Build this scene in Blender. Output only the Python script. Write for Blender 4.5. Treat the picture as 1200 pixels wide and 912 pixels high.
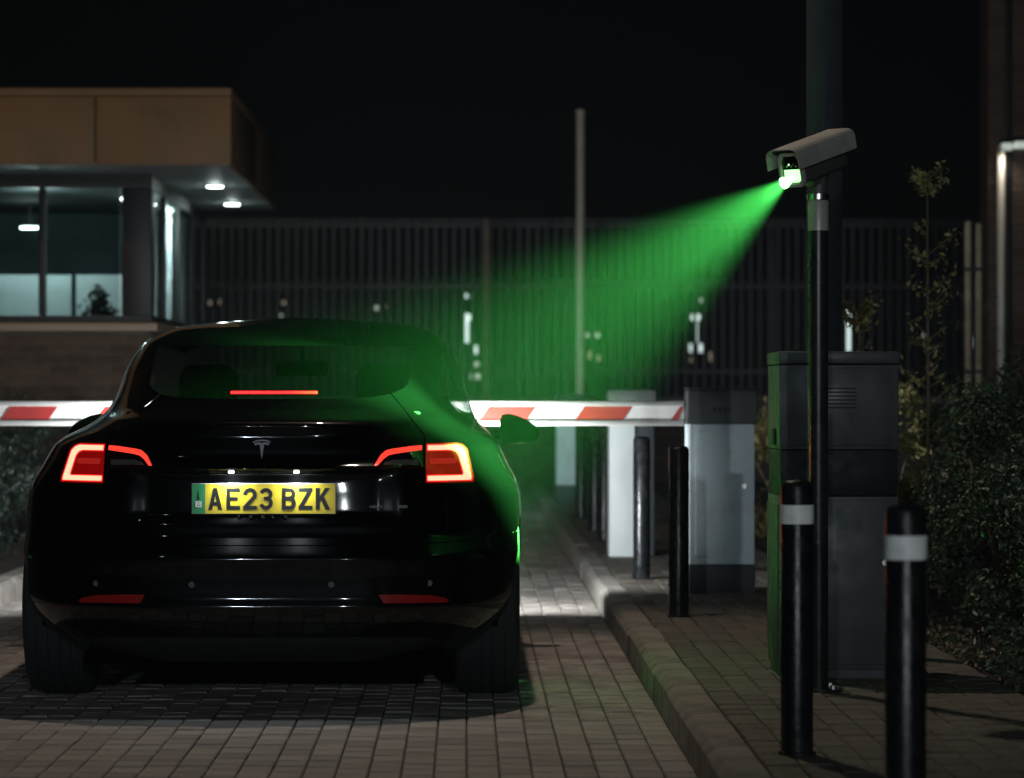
import bpy, bmesh, math, random
import numpy as np
from mathutils import Vector, Matrix
random.seed(7); rng = np.random.default_rng(7)
R = math.radians
for o in list(bpy.data.objects): bpy.data.objects.remove(o)
sc = bpy.context.scene
col = sc.collection

# ------------------------------------------------------------------ camera
H = 1.17; F = 3600.0; CX = 547.0; CY = 456.0        # eye height, focal length and principal point in photo pixels
cam = bpy.data.cameras.new('camera'); camo = bpy.data.objects.new('camera', cam); col.objects.link(camo)
camo.location = (0, 0, H); camo.rotation_euler = (R(90), 0, 0)
cam.sensor_width = 36.0; cam.lens = 108.0; cam.shift_x = 53 / 1200
cam.clip_start = 0.1; cam.clip_end = 2000
cam.dof.use_dof = True; cam.dof.focus_distance = 11.1; cam.dof.aperture_fstop = 3.6
sc.camera = camo

# ------------------------------------------------------------------ world, moon, exposure
w = bpy.data.worlds.new('World'); sc.world = w; w.use_nodes = True
nt = w.node_tree; nt.nodes.clear()
sky = nt.nodes.new('ShaderNodeTexSky'); sky.sky_type = 'NISHITA'; sky.sun_disc = False
sky.sun_elevation = R(35.0); sky.sun_rotation = R(200)
bg = nt.nodes.new('ShaderNodeBackground'); bg.inputs['Strength'].default_value = 0.00008
wo = nt.nodes.new('ShaderNodeOutputWorld')
nt.links.new(sky.outputs[0], bg.inputs[0]); nt.links.new(bg.outputs[0], wo.inputs[0])
sl = bpy.data.lights.new('moon', 'SUN'); sl.energy = 0.02; sl.angle = R(0.5); sl.color = (0.75, 0.85, 1.0)
so = bpy.data.objects.new('moon', sl); col.objects.link(so); so.rotation_euler = (R(35), R(-20), 0)
sc.view_settings.view_transform = 'Standard'; sc.view_settings.look = 'None'
sc.view_settings.exposure = 0.0; sc.view_settings.gamma = 1.0; sc.view_settings.use_curve_mapping = False
sc.render.engine = 'CYCLES'
cy = sc.cycles
cy.use_denoising = True; cy.use_adaptive_sampling = True; cy.adaptive_threshold = 0.02
try: cy.denoiser = 'OPENIMAGEDENOISE'
except Exception: pass
cy.max_bounces = 8; cy.diffuse_bounces = 2; cy.glossy_bounces = 3; cy.transmission_bounces = 4
cy.transparent_max_bounces = 12; cy.volume_bounces = 0
cy.caustics_reflective = False; cy.caustics_refractive = False
cy.sample_clamp_indirect = 3.0; cy.sample_clamp_direct = 0.0

# ------------------------------------------------------------------ light powers (lamps of the place and added ones)
P_POST = 480.0      # lamp on the tall post over the lane
P_FILL = 3700.0      # two added lamps behind the viewer, filling the fronts of things
P_WARM = 160.0      # warm street lamp left of the gatehouse
P_GREEN = 120000.0     # green flood of the plate camera
P_DOWN = 1.5        # gatehouse soffit downlights
P_ROOM = 19.0       # gatehouse room lamp and the added lamp behind the blinds
P_PLATE = 1.0      # number plate lamps
P_HEAD = 290.0       # car headlamps
P_WALL = 4.0       # wall lamps of the brick building
HAZE = 0.0008

# ------------------------------------------------------------------ materials
def mat(name, base=(0.5, 0.5, 0.5), rough=0.5, metal=0.0, spec=0.5, coat=0.0, coat_r=0.05, emit=None, estr=0.0,
        var=0.0, scale=8.0, bump=0.0, bscale=40.0, island=0.0, rvar=0.0, dark=None, dscale=3.0, damount=0.0):
    m = bpy.data.materials.new(name); m.use_nodes = True
    n = m.node_tree.nodes; l = m.node_tree.links; b = n['Principled BSDF']
    b.inputs['Base Color'].default_value = (*base, 1); b.inputs['Roughness'].default_value = rough
    b.inputs['Metallic'].default_value = metal; b.inputs['Specular IOR Level'].default_value = spec
    b.inputs['Coat Weight'].default_value = coat; b.inputs['Coat Roughness'].default_value = coat_r
    tc = n.new('ShaderNodeTexCoord')
    colr = None
    if var > 0 or island > 0 or dark:
        hsv = n.new('ShaderNodeHueSaturation'); hsv.inputs['Color'].default_value = (*base, 1)
        val = None
        if var > 0:
            t = n.new('ShaderNodeTexNoise'); t.inputs['Scale'].default_value = scale; t.inputs['Detail'].default_value = 6
            l.new(tc.outputs['Object'], t.inputs['Vector'])
            mr = n.new('ShaderNodeMapRange'); mr.inputs['From Min'].default_value = 0.3; mr.inputs['From Max'].default_value = 0.7
            mr.inputs['To Min'].default_value = 1 - var; mr.inputs['To Max'].default_value = 1 + var
            l.new(t.outputs['Fac'], mr.inputs['Value']); val = mr.outputs[0]
        if island > 0:
            g = n.new('ShaderNodeNewGeometry'); oi = n.new('ShaderNodeObjectInfo')
            ad = n.new('ShaderNodeMath'); ad.operation = 'ADD'; l.new(g.outputs['Random Per Island'], ad.inputs[0]); l.new(oi.outputs['Random'], ad.inputs[1])
            fr = n.new('ShaderNodeMath'); fr.operation = 'FRACT'; l.new(ad.outputs[0], fr.inputs[0])
            mi = n.new('ShaderNodeMapRange'); mi.inputs['To Min'].default_value = 1 - island; mi.inputs['To Max'].default_value = 1 + island
            l.new(fr.outputs[0], mi.inputs['Value'])
            if val is None: val = mi.outputs[0]
            else:
                mu = n.new('ShaderNodeMath'); mu.operation = 'MULTIPLY'; l.new(val, mu.inputs[0]); l.new(mi.outputs[0], mu.inputs[1]); val = mu.outputs[0]
            mh = n.new('ShaderNodeMapRange'); mh.inputs['To Min'].default_value = 0.49; mh.inputs['To Max'].default_value = 0.51
            l.new(fr.outputs[0], mh.inputs['Value']); l.new(mh.outputs[0], hsv.inputs['Hue'])
        if val is not None: l.new(val, hsv.inputs['Value'])
        colr = hsv.outputs[0]
        if dark:
            t2 = n.new('ShaderNodeTexNoise'); t2.inputs['Scale'].default_value = dscale; t2.inputs['Detail'].default_value = 8; t2.inputs['Roughness'].default_value = 0.7
            l.new(tc.outputs['Object'], t2.inputs['Vector'])
            m2 = n.new('ShaderNodeMapRange'); m2.inputs['From Min'].default_value = 0.5; m2.inputs['From Max'].default_value = 0.68; m2.inputs['To Max'].default_value = damount
            l.new(t2.outputs['Fac'], m2.inputs['Value'])
            mx = n.new('ShaderNodeMixRGB'); mx.inputs['Color2'].default_value = (*dark, 1)
            l.new(m2.outputs[0], mx.inputs['Fac']); l.new(colr, mx.inputs['Color1']); colr = mx.outputs[0]
        l.new(colr, b.inputs['Base Color'])
    if rvar > 0:
        t3 = n.new('ShaderNodeTexNoise'); t3.inputs['Scale'].default_value = scale * 2.3; t3.inputs['Detail'].default_value = 5
        l.new(tc.outputs['Object'], t3.inputs['Vector'])
        m3 = n.new('ShaderNodeMapRange'); m3.inputs['From Min'].default_value = 0.3; m3.inputs['From Max'].default_value = 0.7
        m3.inputs['To Min'].default_value = max(0.02, rough - rvar); m3.inputs['To Max'].default_value = min(1, rough + rvar)
        l.new(t3.outputs['Fac'], m3.inputs['Value']); l.new(m3.outputs[0], b.inputs['Roughness'])
    if bump > 0:
        t4 = n.new('ShaderNodeTexNoise'); t4.inputs['Scale'].default_value = bscale; t4.inputs['Detail'].default_value = 8; t4.inputs['Roughness'].default_value = 0.65
        l.new(tc.outputs['Object'], t4.inputs['Vector'])
        bp = n.new('ShaderNodeBump'); bp.inputs['Strength'].default_value = bump; bp.inputs['Distance'].default_value = 0.01
        l.new(t4.outputs['Fac'], bp.inputs['Height']); l.new(bp.outputs[0], b.inputs['Normal'])
    if emit is not None:
        b.inputs['Emission Color'].default_value = (*emit, 1); b.inputs['Emission Strength'].default_value = estr
    return m

def glass(name, tint=(0.4, 0.42, 0.42), refl=1.0, rough=0.0):
    m = bpy.data.materials.new(name); m.use_nodes = True
    n = m.node_tree.nodes; l = m.node_tree.links; n.clear()
    out = n.new('ShaderNodeOutputMaterial'); mx = n.new('ShaderNodeMixShader')
    tr = n.new('ShaderNodeBsdfTransparent'); tr.inputs[0].default_value = (*tint, 1)
    gl = n.new('ShaderNodeBsdfGlossy'); gl.inputs['Roughness'].default_value = rough; gl.inputs[0].default_value = (refl, refl, refl, 1)
    lw = n.new('ShaderNodeLayerWeight'); pw = n.new('ShaderNodeMath'); pw.operation = 'POWER'; pw.inputs[1].default_value = 5.0
    fr = n.new('ShaderNodeMath'); fr.operation = 'MULTIPLY_ADD'; fr.inputs[1].default_value = 0.92; fr.inputs[2].default_value = 0.04
    l.new(lw.outputs['Facing'], pw.inputs[0]); l.new(pw.outputs[0], fr.inputs[0])
    l.new(fr.outputs[0], mx.inputs[0]); l.new(tr.outputs[0], mx.inputs[1]); l.new(gl.outputs[0], mx.inputs[2]); l.new(mx.outputs[0], out.inputs[0])
    return m

M = {}
M['paver'] = mat('road_paver', (0.25, 0.222, 0.198), 0.72, var=0.35, scale=9, bump=0.7, bscale=60, island=0.22, rvar=0.15, dark=(0.09, 0.075, 0.065), dscale=1.6, damount=0.7)
M['joint'] = mat('joint_sand', (0.085, 0.076, 0.066), 0.95, var=0.4, scale=30, bump=0.6)
M['path_paver'] = mat('pavement_paver', (0.085, 0.072, 0.056), 0.75, var=0.35, scale=8, bump=0.7, bscale=55, island=0.2, rvar=0.15, dark=(0.03, 0.026, 0.022), dscale=2.1, damount=0.75)
M['kerb'] = mat('kerb_concrete', (0.20, 0.18, 0.155), 0.85, var=0.3, scale=5, bump=0.8, bscale=45, island=0.1, dark=(0.05, 0.045, 0.04), dscale=3.5, damount=0.8)
M['asphalt'] = mat('asphalt', (0.04, 0.04, 0.04), 0.9, var=0.3, bump=0.6, bscale=80)
M['soil'] = mat('soil', (0.035, 0.026, 0.018), 0.95, var=0.5, scale=12, bump=1.0, bscale=25)
M['black_paint'] = mat('black_post_paint', (0.007, 0.008, 0.010), 0.28, spec=0.3, rvar=0.14, scale=9, bump=0.10, bscale=60, dark=(0.03, 0.027, 0.024), dscale=5, damount=0.6)
M['reflective'] = mat('reflective_band', (0.90, 0.89, 0.86), 0.45, var=0.12, scale=25, dark=(0.35, 0.33, 0.30), dscale=14, damount=0.6)
M['cab_grey'] = mat('cabinet_grey', (0.046, 0.050, 0.055), 0.5, var=0.15, scale=4, rvar=0.15, bump=0.05, bscale=200, dark=(0.02, 0.018, 0.016), dscale=5, damount=0.5)
M['cab_black'] = mat('cabinet_black_band', (0.006, 0.006, 0.008), 0.55, spec=0.25, rvar=0.1)
M['barrier_grey'] = mat('barrier_grey', (0.72, 0.83, 0.87), 0.5, var=0.08, scale=3, rvar=0.1, bump=0.05, bscale=150, dark=(0.25, 0.26, 0.25), dscale=6, damount=0.4)
M['barrier_head'] = mat('barrier_head_grey', (0.085, 0.088, 0.09), 0.5, var=0.1, scale=4, rvar=0.1)
M['barrier_dark'] = mat('barrier_plinth', (0.03, 0.04, 0.045), 0.6)
M['white_paint'] = mat('white_paint', (0.72, 0.77, 0.77), 0.45, var=0.06, scale=4)
M['arm_white'] = mat('barrier_arm_white', (0.82, 0.80, 0.76), 0.4, var=0.06, scale=6)
M['arm_red'] = mat('barrier_arm_red', (0.42, 0.035, 0.03), 0.4, var=0.1, scale=6)
M['post_steel'] = mat('post_steel', (0.055, 0.068, 0.078), 0.4, metal=0.1, var=0.15, scale=3, rvar=0.1)
M['cam_pole'] = mat('camera_pole', (0.028, 0.029, 0.032), 0.3, metal=0.3, rvar=0.08, scale=6)
M['cam_metal'] = mat('camera_housing', (0.40, 0.39, 0.34), 0.38, metal=0.1, var=0.12, scale=20, rvar=0.08)
M['cam_dark'] = mat('camera_body', (0.07, 0.065, 0.06), 0.5)
M['cam_glass'] = mat('camera_window', (0.004, 0.006, 0.005), 0.06, coat=1.0)
M['bright_metal'] = mat('bright_metal', (0.6, 0.6, 0.58), 0.28, metal=1.0)
M['green_lamp'] = mat('green_lamp', (0.8, 0.9, 0.8), 0.4, emit=(0.36, 1.0, 0.34), estr=2.2)
M['fence'] = mat('fence_steel', (0.010, 0.011, 0.011), 0.45, metal=0.3, var=0.2)
M['brick'] = mat('brick_brown', (0.06, 0.037, 0.025), 0.85, var=0.3, scale=12, bump=0.7, bscale=50, island=0.25)
M['brick_dark'] = mat('brick_dark', (0.09, 0.06, 0.045), 0.85, var=0.3, scale=12, bump=0.7, bscale=50, island=0.25)
M['mortar'] = mat('mortar', (0.07, 0.06, 0.05), 0.95, var=0.25, bump=0.5)
M['fascia'] = mat('fascia_bronze', (0.11, 0.064, 0.030), 0.65, spec=0.2, var=0.15, scale=2, dark=(0.05, 0.03, 0.015), dscale=2.5, damount=0.5)
M['soffit'] = mat('soffit_grey', (0.16, 0.18, 0.18), 0.6)
M['frame'] = mat('window_frame_dark', (0.007, 0.006, 0.006), 0.5, spec=0.3)
M['sill'] = mat('sill_bronze', (0.22, 0.15, 0.09), 0.5)
M['room_wall'] = mat('room_wall_teal', (0.06, 0.11, 0.115), 0.8, var=0.1)
M['room_white'] = mat('room_panel_white', (0.66, 0.74, 0.74), 0.6, var=0.05)
M['room_dark'] = mat('room_dark', (0.02, 0.03, 0.03), 0.7)
M['blind'] = mat('blind_white', (0.7, 0.76, 0.76), 0.6)
_n = M['blind'].node_tree; _t = _n.nodes.new('ShaderNodeBsdfTranslucent'); _t.inputs[0].default_value = (0.7, 0.76, 0.76, 1); _x = _n.nodes.new('ShaderNodeMixShader'); _x.inputs[0].default_value = 0.6
_n.links.new(_n.nodes['Principled BSDF'].outputs[0], _x.inputs[1]); _n.links.new(_t.outputs[0], _x.inputs[2]); _n.links.new(_x.outputs[0], _n.nodes['Material Output'].inputs[0])
M['lamp_white'] = mat('lamp_white', (0.9, 0.9, 0.9), 0.4, emit=(0.86, 1.0, 0.98), estr=14.0)
M['lamp_far'] = mat('lamp_far', (0.9, 0.9, 0.9), 0.4, emit=(0.80, 1.0, 0.96), estr=0.95)
M['lamp_far2'] = mat('lamp_far_soft', (0.9, 0.9, 0.9), 0.4, emit=(0.85, 1.0, 0.85), estr=0.4)
M['lamp_far3'] = mat('lamp_far_warm', (0.9, 0.9, 0.9), 0.4, emit=(1.0, 0.85, 0.6), estr=0.2)
M['lamp_warm'] = mat('lamp_warm', (0.9, 0.9, 0.9), 0.4, emit=(1.0, 0.72, 0.42), estr=20.0)
M['pale_pole'] = mat('pale_pole', (0.55, 0.50, 0.40), 0.5, var=0.1)
M['pipe'] = mat('downpipe_pale', (0.72, 0.66, 0.56), 0.5)
M['bark'] = mat('bark', (0.14, 0.10, 0.06), 0.85, var=0.3, scale=20, bump=0.6)
M['stake'] = mat('stake_wood', (0.30, 0.25, 0.18), 0.8, var=0.25, scale=10, bump=0.4)
def leafmat(name, c, c2):
    m = mat(name, c, 0.5, island=0.45, var=0.2, scale=3)
    b = m.node_tree.nodes['Principled BSDF']
    try: b.inputs['Transmission Weight'].default_value = 0.0
    except Exception: pass
    return m
M['leaf_hedge'] = leafmat('leaf_hedge', (0.046, 0.070, 0.037), None)
M['leaf_olive'] = leafmat('leaf_olive', (0.26, 0.23, 0.085), None)
M['leaf_left'] = leafmat('leaf_left_hedge', (0.030, 0.045, 0.032), None)
M['leaf_ground'] = leafmat('leaf_litter', (0.07, 0.06, 0.035), None)
# car
M['paint'] = mat('car_black_paint', (0.0003, 0.0003, 0.0004), 0.32, spec=0.03, coat=1.0, coat_r=0.05)
M['gap'] = mat('car_panel_gap', (0.001, 0.001, 0.001), 1.0, spec=0.0)
M['trim'] = mat('car_black_trim', (0.008, 0.008, 0.008), 0.3, coat=0.5)
M['trim_bright'] = mat('car_bright_trim', (0.30, 0.30, 0.30), 0.25, metal=0.9)
M['plastic'] = mat('car_black_plastic', (0.012, 0.012, 0.012), 0.55, bump=0.2, bscale=300)
M['roof_glass'] = mat('car_roof_glass', (0.0015, 0.0015, 0.002), 0.05, coat=1.0, coat_r=0.01)
M['car_glass'] = glass('car_window_glass', (0.70, 0.71, 0.70), 1.0)
M['interior'] = mat('car_interior', (0.004, 0.004, 0.004), 0.9, spec=0.1)
M['lens_red'] = mat('tail_lens_red', (0.10, 0.004, 0.004), 0.12, coat=1.0, coat_r=0.02, emit=(1.0, 0.006, 0.006), estr=0.20)
M['lens_dark'] = mat('tail_lens_dark', (0.018, 0.004, 0.004), 0.12, coat=1.0, coat_r=0.02)
M['guide'] = mat('tail_light_guide', (0.5, 0.05, 0.03), 0.3, emit=(1.0, 0.036, 0.022), estr=22.0)
M['guide_edge'] = mat('tail_light_guide_edge', (0.4, 0.02, 0.02), 0.3, emit=(1.0, 0.022, 0.014), estr=2.6)
M['guide2'] = mat('tail_light_guide_inner', (0.5, 0.05, 0.03), 0.3, emit=(1.0, 0.045, 0.028), estr=1.3)
M['lens_inner'] = mat('tail_inner_lamp', (0.25, 0.03, 0.02), 0.2, emit=(1.0, 0.03, 0.02), estr=0.30)
M['lens_clear'] = mat('reverse_lens', (0.10, 0.09, 0.08), 0.15, coat=1.0)
M['high_brake'] = mat('high_brake_led', (0.5, 0.02, 0.02), 0.3, emit=(1.0, 0.016, 0.016), estr=7.0)
M['reflector'] = mat('red_reflector', (0.32, 0.012, 0.010), 0.25, coat=1.0)
M['tyre'] = mat('tyre_rubber', (0.012, 0.012, 0.012), 0.8, bump=0.3, bscale=90)
M['rim'] = mat('rim_grey', (0.10, 0.10, 0.105), 0.35, metal=0.8)
M['plate_yellow'] = mat('plate_yellow', (0.80, 0.58, 0.03), 0.45, var=0.05, scale=20)
M['plate_green'] = mat('plate_green', (0.02, 0.30, 0.10), 0.45)
M['plate_black'] = mat('plate_black', (0.006, 0.008, 0.008), 0.5)
M['plate_white'] = mat('plate_white', (0.8, 0.8, 0.75), 0.5)
M['chrome'] = mat('badge_grey', (0.07, 0.07, 0.075), 0.3, metal=1.0)
M['plate_lamp'] = mat('plate_lamp', (0.9, 0.9, 0.9), 0.3, emit=(0.85, 0.95, 1.0), estr=9.0)
M['head_lamp'] = mat('headlamp_lens', (0.9, 0.9, 0.9), 0.3, emit=(0.9, 0.95, 1.0), estr=6.0)

# ------------------------------------------------------------------ helpers
def new(name, verts, faces, m=None, parent=None, smooth=False, mats=None):
    me = bpy.data.meshes.new(name); me.from_pydata([tuple(v) for v in verts], [], [tuple(f) for f in faces])
    me.update()
    if m is not None: me.materials.append(M[m] if isinstance(m, str) else m)
    if smooth: me.polygons.foreach_set('use_smooth', [True] * len(me.polygons))
    o = bpy.data.objects.new(name, me); col.objects.link(o)
    if parent is not None: o.parent = parent
    return o
def link_mesh(name, me, parent=None, loc=None):
    o = bpy.data.objects.new(name, me); col.objects.link(o)
    if parent is not None: o.parent = parent
    if loc is not None: o.location = loc
    return o
def frombm(name, bm, m, parent=None, smooth=False):
    bmesh.ops.recalc_face_normals(bm, faces=bm.faces)
    me = bpy.data.meshes.new(name); bm.to_mesh(me); bm.free()
    me.materials.append(M[m] if isinstance(m, str) else m)
    if smooth:
        me.polygons.foreach_set('use_smooth', [True] * len(me.polygons))
        try: me.set_sharp_from_angle(angle=R(35))
        except Exception: pass
    return link_mesh(name, me, parent)
def tag(o, label=None, cat=None, group=None, kind=None):
    if label: o['label'] = label
    if cat: o['category'] = cat
    if group: o['group'] = group
    if kind: o['kind'] = kind
    return o
def empty(name, loc=(0, 0, 0), rz=0.0):
    o = bpy.data.objects.new(name, None); col.objects.link(o); o.location = loc; o.rotation_euler = (0, 0, rz)
    o.empty_display_size = 0.1
    return o
def bxb(bm, x0, x1, y0, y1, z0, z1, bev=0.0, seg=2):
    r = bmesh.ops.create_cube(bm, size=1.0)
    vs = r['verts']
    for v in vs:
        v.co = Vector(((x0 + x1) / 2 + v.co.x * (x1 - x0), (y0 + y1) / 2 + v.co.y * (y1 - y0), (z0 + z1) / 2 + v.co.z * (z1 - z0)))
    if bev > 0:
        es = list({e for v in vs for e in v.link_edges})
        bmesh.ops.bevel(bm, geom=es, offset=bev, segments=seg, affect='EDGES', profile=0.5)
def box(name, x0, x1, y0, y1, z0, z1, m, parent=None, bev=0.0, seg=2):
    bm = bmesh.new(); bxb(bm, x0, x1, y0, y1, z0, z1, bev, seg)
    return frombm(name, bm, m, parent, smooth=bev > 0)
def lathe(name, prof, m, parent=None, n=32, axis='z', loc=(0, 0, 0), smooth=True):
    vs, fs = [], []
    for (r, h) in prof:
        for i in range(n):
            a = 2 * math.pi * i / n
            c, s = r * math.cos(a), r * math.sin(a)
            vs.append((loc[0] + c, loc[1] + s, loc[2] + h) if axis == 'z' else ((loc[0] + h, loc[1] + c, loc[2] + s) if axis == 'x' else (loc[0] + s, loc[1] + h, loc[2] + c)))
    k = len(prof)
    for j in range(k - 1):
        for i in range(n):
            a, b = j * n + i, j * n + (i + 1) % n
            fs.append((a, b, b + n, a + n))
    if prof[0][0] > 1e-6: fs.append(tuple(range(n))[::-1])
    if prof[-1][0] > 1e-6: fs.append(tuple(range((k - 1) * n, k * n)))
    o = new(name, vs, fs, m, parent, smooth)
    bm = bmesh.new(); bm.from_mesh(o.data); bmesh.ops.remove_doubles(bm, verts=bm.verts, dist=1e-5); bmesh.ops.recalc_face_normals(bm, faces=bm.faces); bm.to_mesh(o.data); bm.free()
    if smooth:
        try: o.data.set_sharp_from_angle(angle=R(40))
        except Exception: pass
    return o
def tube(name, pts, rad, m, parent=None, n=8):
    vs, fs = [], []
    pts = [Vector(p) for p in pts]; k = len(pts)
    rads = rad if isinstance(rad, (list, tuple)) else [rad] * k
    for i, p in enumerate(pts):
        t = (pts[min(i + 1, k - 1)] - pts[max(i - 1, 0)]).normalized()
        u = t.cross(Vector((0.31, 0.2, 0.93)) if abs(t.z) < 0.9 else Vector((1, 0.1, 0))).normalized(); v = t.cross(u)
        for j in range(n):
            a = 2 * math.pi * j / n
            vs.append(p + (u * math.cos(a) + v * math.sin(a)) * rads[i])
    for i in range(k - 1):
        for j in range(n):
            a, b = i * n + j, i * n + (j + 1) % n
            fs.append((a, b, b + n, a + n))
    fs.append(tuple(range(n))[::-1]); fs.append(tuple(range((k - 1) * n, k * n)))
    return new(name, vs, fs, m, parent, True)
def light(name, kind, loc, power, color, parent=None, direction=None, size=0.05, cone=90, blend=1.0):
    ld = bpy.data.lights.new(name, kind); ld.energy = power; ld.color = color
    if kind == 'SPOT': ld.spot_size = R(cone); ld.spot_blend = blend; ld.shadow_soft_size = size
    elif kind == 'POINT': ld.shadow_soft_size = size
    elif kind == 'AREA': ld.size = size
    o = bpy.data.objects.new(name, ld); col.objects.link(o); o.location = loc
    if parent is not None: o.parent = parent
    if direction is not None:
        o.rotation_mode = 'QUATERNION'; o.rotation_quaternion = Vector(direction).to_track_quat('-Z', 'Y')
    return o
def PX(px, py, Y): return ((px - CX) * Y / F, Y, H + (CY - py) * Y / F)     # photo pixel at depth Y

# ================================================================== SETTING
ground = new('ground', [(-300, -150, -0.06), (300, -150, -0.06), (300, 500, -0.06), (-300, 500, -0.06)], [(0, 1, 2, 3)], 'asphalt'); tag(ground, kind='structure')
road = new('road', [(-2.5, -30, -0.012), (0.70, -30, -0.012), (0.70, 35.6, -0.012), (-2.5, 35.6, -0.012)], [(0, 1, 2, 3)], 'joint'); tag(road, kind='structure')
pave = box('pavement', 0.832, 1.915, -30, 35.6, -0.03, 0.108, 'joint'); tag(pave, kind='structure')
bed = box('planting_bed', 1.919, 30, -30, 35.6, -0.03, 0.09, 'soil'); tag(bed, kind='structure')
verge = box('verge', -30, -2.634, -30, 35.6, -0.03, 0.085, 'soil'); tag(verge, kind='structure')

def paver_verts(w, l, h, ch=0.0045):
    a, b = w / 2, l / 2
    v = [(-a, -b, -h), (a, -b, -h), (a, b, -h), (-a, b, -h), (-a, -b, -ch), (a, -b, -ch), (a, b, -ch), (-a, b, -ch),
         (-a + ch, -b + ch, 0), (a - ch, -b + ch, 0), (a - ch, b - ch, 0), (-a + ch, b - ch, 0)]
    f = []
    for i in range(4):
        j = (i + 1) % 4
        f += [(i, j, j + 4, i + 4), (i + 4, j + 4, j + 8, i + 8)]
    f.append((8, 9, 10, 11))
    return v, f
def lay_pavers(owner, x0, x1, y0, y1, ztop, cw, rl, m, name, near_rows, hidden):
    pv, pf = paver_verts(cw - 0.0045, rl - 0.010, 0.05)
    me = bpy.data.meshes.new(name); me.from_pydata(pv, [], pf); me.materials.append(M[m]); me.update()
    ncol = int(round((x1 - x0) / cw)); nrow = int((y1 - y0) / rl)
    av, af = [], []; cand = []
    P = np.array(pv)
    for c in range(ncol):
        ph = random.choice([0, 0, 0.5]) * rl + random.uniform(-0.012, 0.012)
        for r in range(nrow):
            x = x0 + (c + 0.5) * cw; y = y0 + r * rl + ph; z = ztop + random.uniform(-0.0028, 0.0022)
            tx, ty, tz = random.gauss(0, 0.010), random.gauss(0, 0.010), random.gauss(0, 0.006)
            px = CX + F * x / max(y, 1); py = CY + F * (H - ztop) / max(y, 1)
            vis = y > 1 and -10 < px < 1210 and py < 925 and not hidden(px, py)
            cand.append((0 if vis else 1, y, x, z, tx, ty, tz))
    cand.sort(); k = 0
    for (nv, y, x, z, tx, ty, tz) in cand:
        if nv == 0 and k < 298:
            o = link_mesh(name, me, owner, (x, y, z)); o.rotation_euler = (tx, ty, tz); k += 1
        else:
            c_, s_ = math.cos(tz), math.sin(tz)
            Q = np.stack([P[:, 0] * c_ - P[:, 1] * s_ + x, P[:, 0] * s_ + P[:, 1] * c_ + y, P[:, 2] + z + P[:, 1] * tx - P[:, 0] * ty], 1)
            b = len(av) * 12; av.append(Q); af += [tuple(i + b for i in f) for f in pf]
    o = new(name + 's_further_on', np.concatenate(av), af, m, owner); o['kind'] = 'stuff'
lay_pavers(road, -2.5, 0.70, 7.0, 35.4, 0.0, 0.1, 0.145, 'paver', 'paver', 14, lambda px, py: 40 < px < 600 and py < 800)
lay_pavers(pave, 0.835, 1.913, 6.4, 35.4, 0.12, 0.0980, 0.150, 'path_paver', 'paver', 14, lambda px, py: 1040 < px < 1083 or 917 < px < 951)

def kerb(name, xin, xout, label=None):
    # xin: face towards the road, xout: back
    root = new(name, [(min(xin, xout) + 0.012, -30, -0.02), (max(xin, xout) - 0.012, -30, -0.02), (max(xin, xout) - 0.012, 35.6, -0.02), (min(xin, xout) + 0.012, 35.6, -0.02),
                      (min(xin, xout) + 0.012, -30, 0.09), (max(xin, xout) - 0.012, -30, 0.09), (max(xin, xout) - 0.012, 35.6, 0.09), (min(xin, xout) + 0.012, 35.6, 0.09)],
               [(4, 5, 6, 7), (0, 1, 5, 4), (3, 2, 6, 7), (0, 3, 7, 4), (1, 2, 6, 5)], 'joint')
    tag(root, kind='structure')
    L = 0.900; s = 1 if xout > xin else -1; wd = abs(xout - xin)
    prof = [(0.0, -0.05), (0.003, 0.090), (0.006, 0.095), (0.026, 0.116), (0.031, 0.1185), (wd - 0.006, 0.1215), (wd, 0.116), (wd, -0.05)]
    vs = []; fs = []; n = len(prof)
    ys = [0.0, 0.006, L - 0.006, L]
    for k, yy in enumerate(ys):
        sh = 0.004 if k in (0, 3) else 0.0
        for (a, z) in prof:
            aa = min(max(a, sh), wd - sh); vs.append((s * aa, yy, z - (sh if z > 0 else 0)))
    for k in range(3):
        for i in range(n - 1): fs.append((k * n + i, k * n + i + 1, (k + 1) * n + i + 1, (k + 1) * n + i))
    fs.append(tuple(range(n))); fs.append(tuple(range(3 * n, 4 * n))[::-1])
    me = bpy.data.meshes.new('kerb_stone'); me.from_pydata(vs, [], fs); me.materials.append(M['kerb']); me.update()
    bm = bmesh.new(); bm.from_mesh(me); bmesh.ops.recalc_face_normals(bm, faces=bm.faces); bm.to_mesh(me); bm.free()
    y = 5.2
    while y < 35:
        o = link_mesh('kerb_stone', me, root, (xin + random.uniform(-0.003, 0.003), y, random.uniform(-0.003, 0.003))); o.rotation_euler = (random.gauss(0, 0.002), 0, random.gauss(0, 0.003))
        y += 0.915
kerb('kerb_right', 0.702, 0.830); kerb('kerb_left', -2.503, -2.631)

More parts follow.
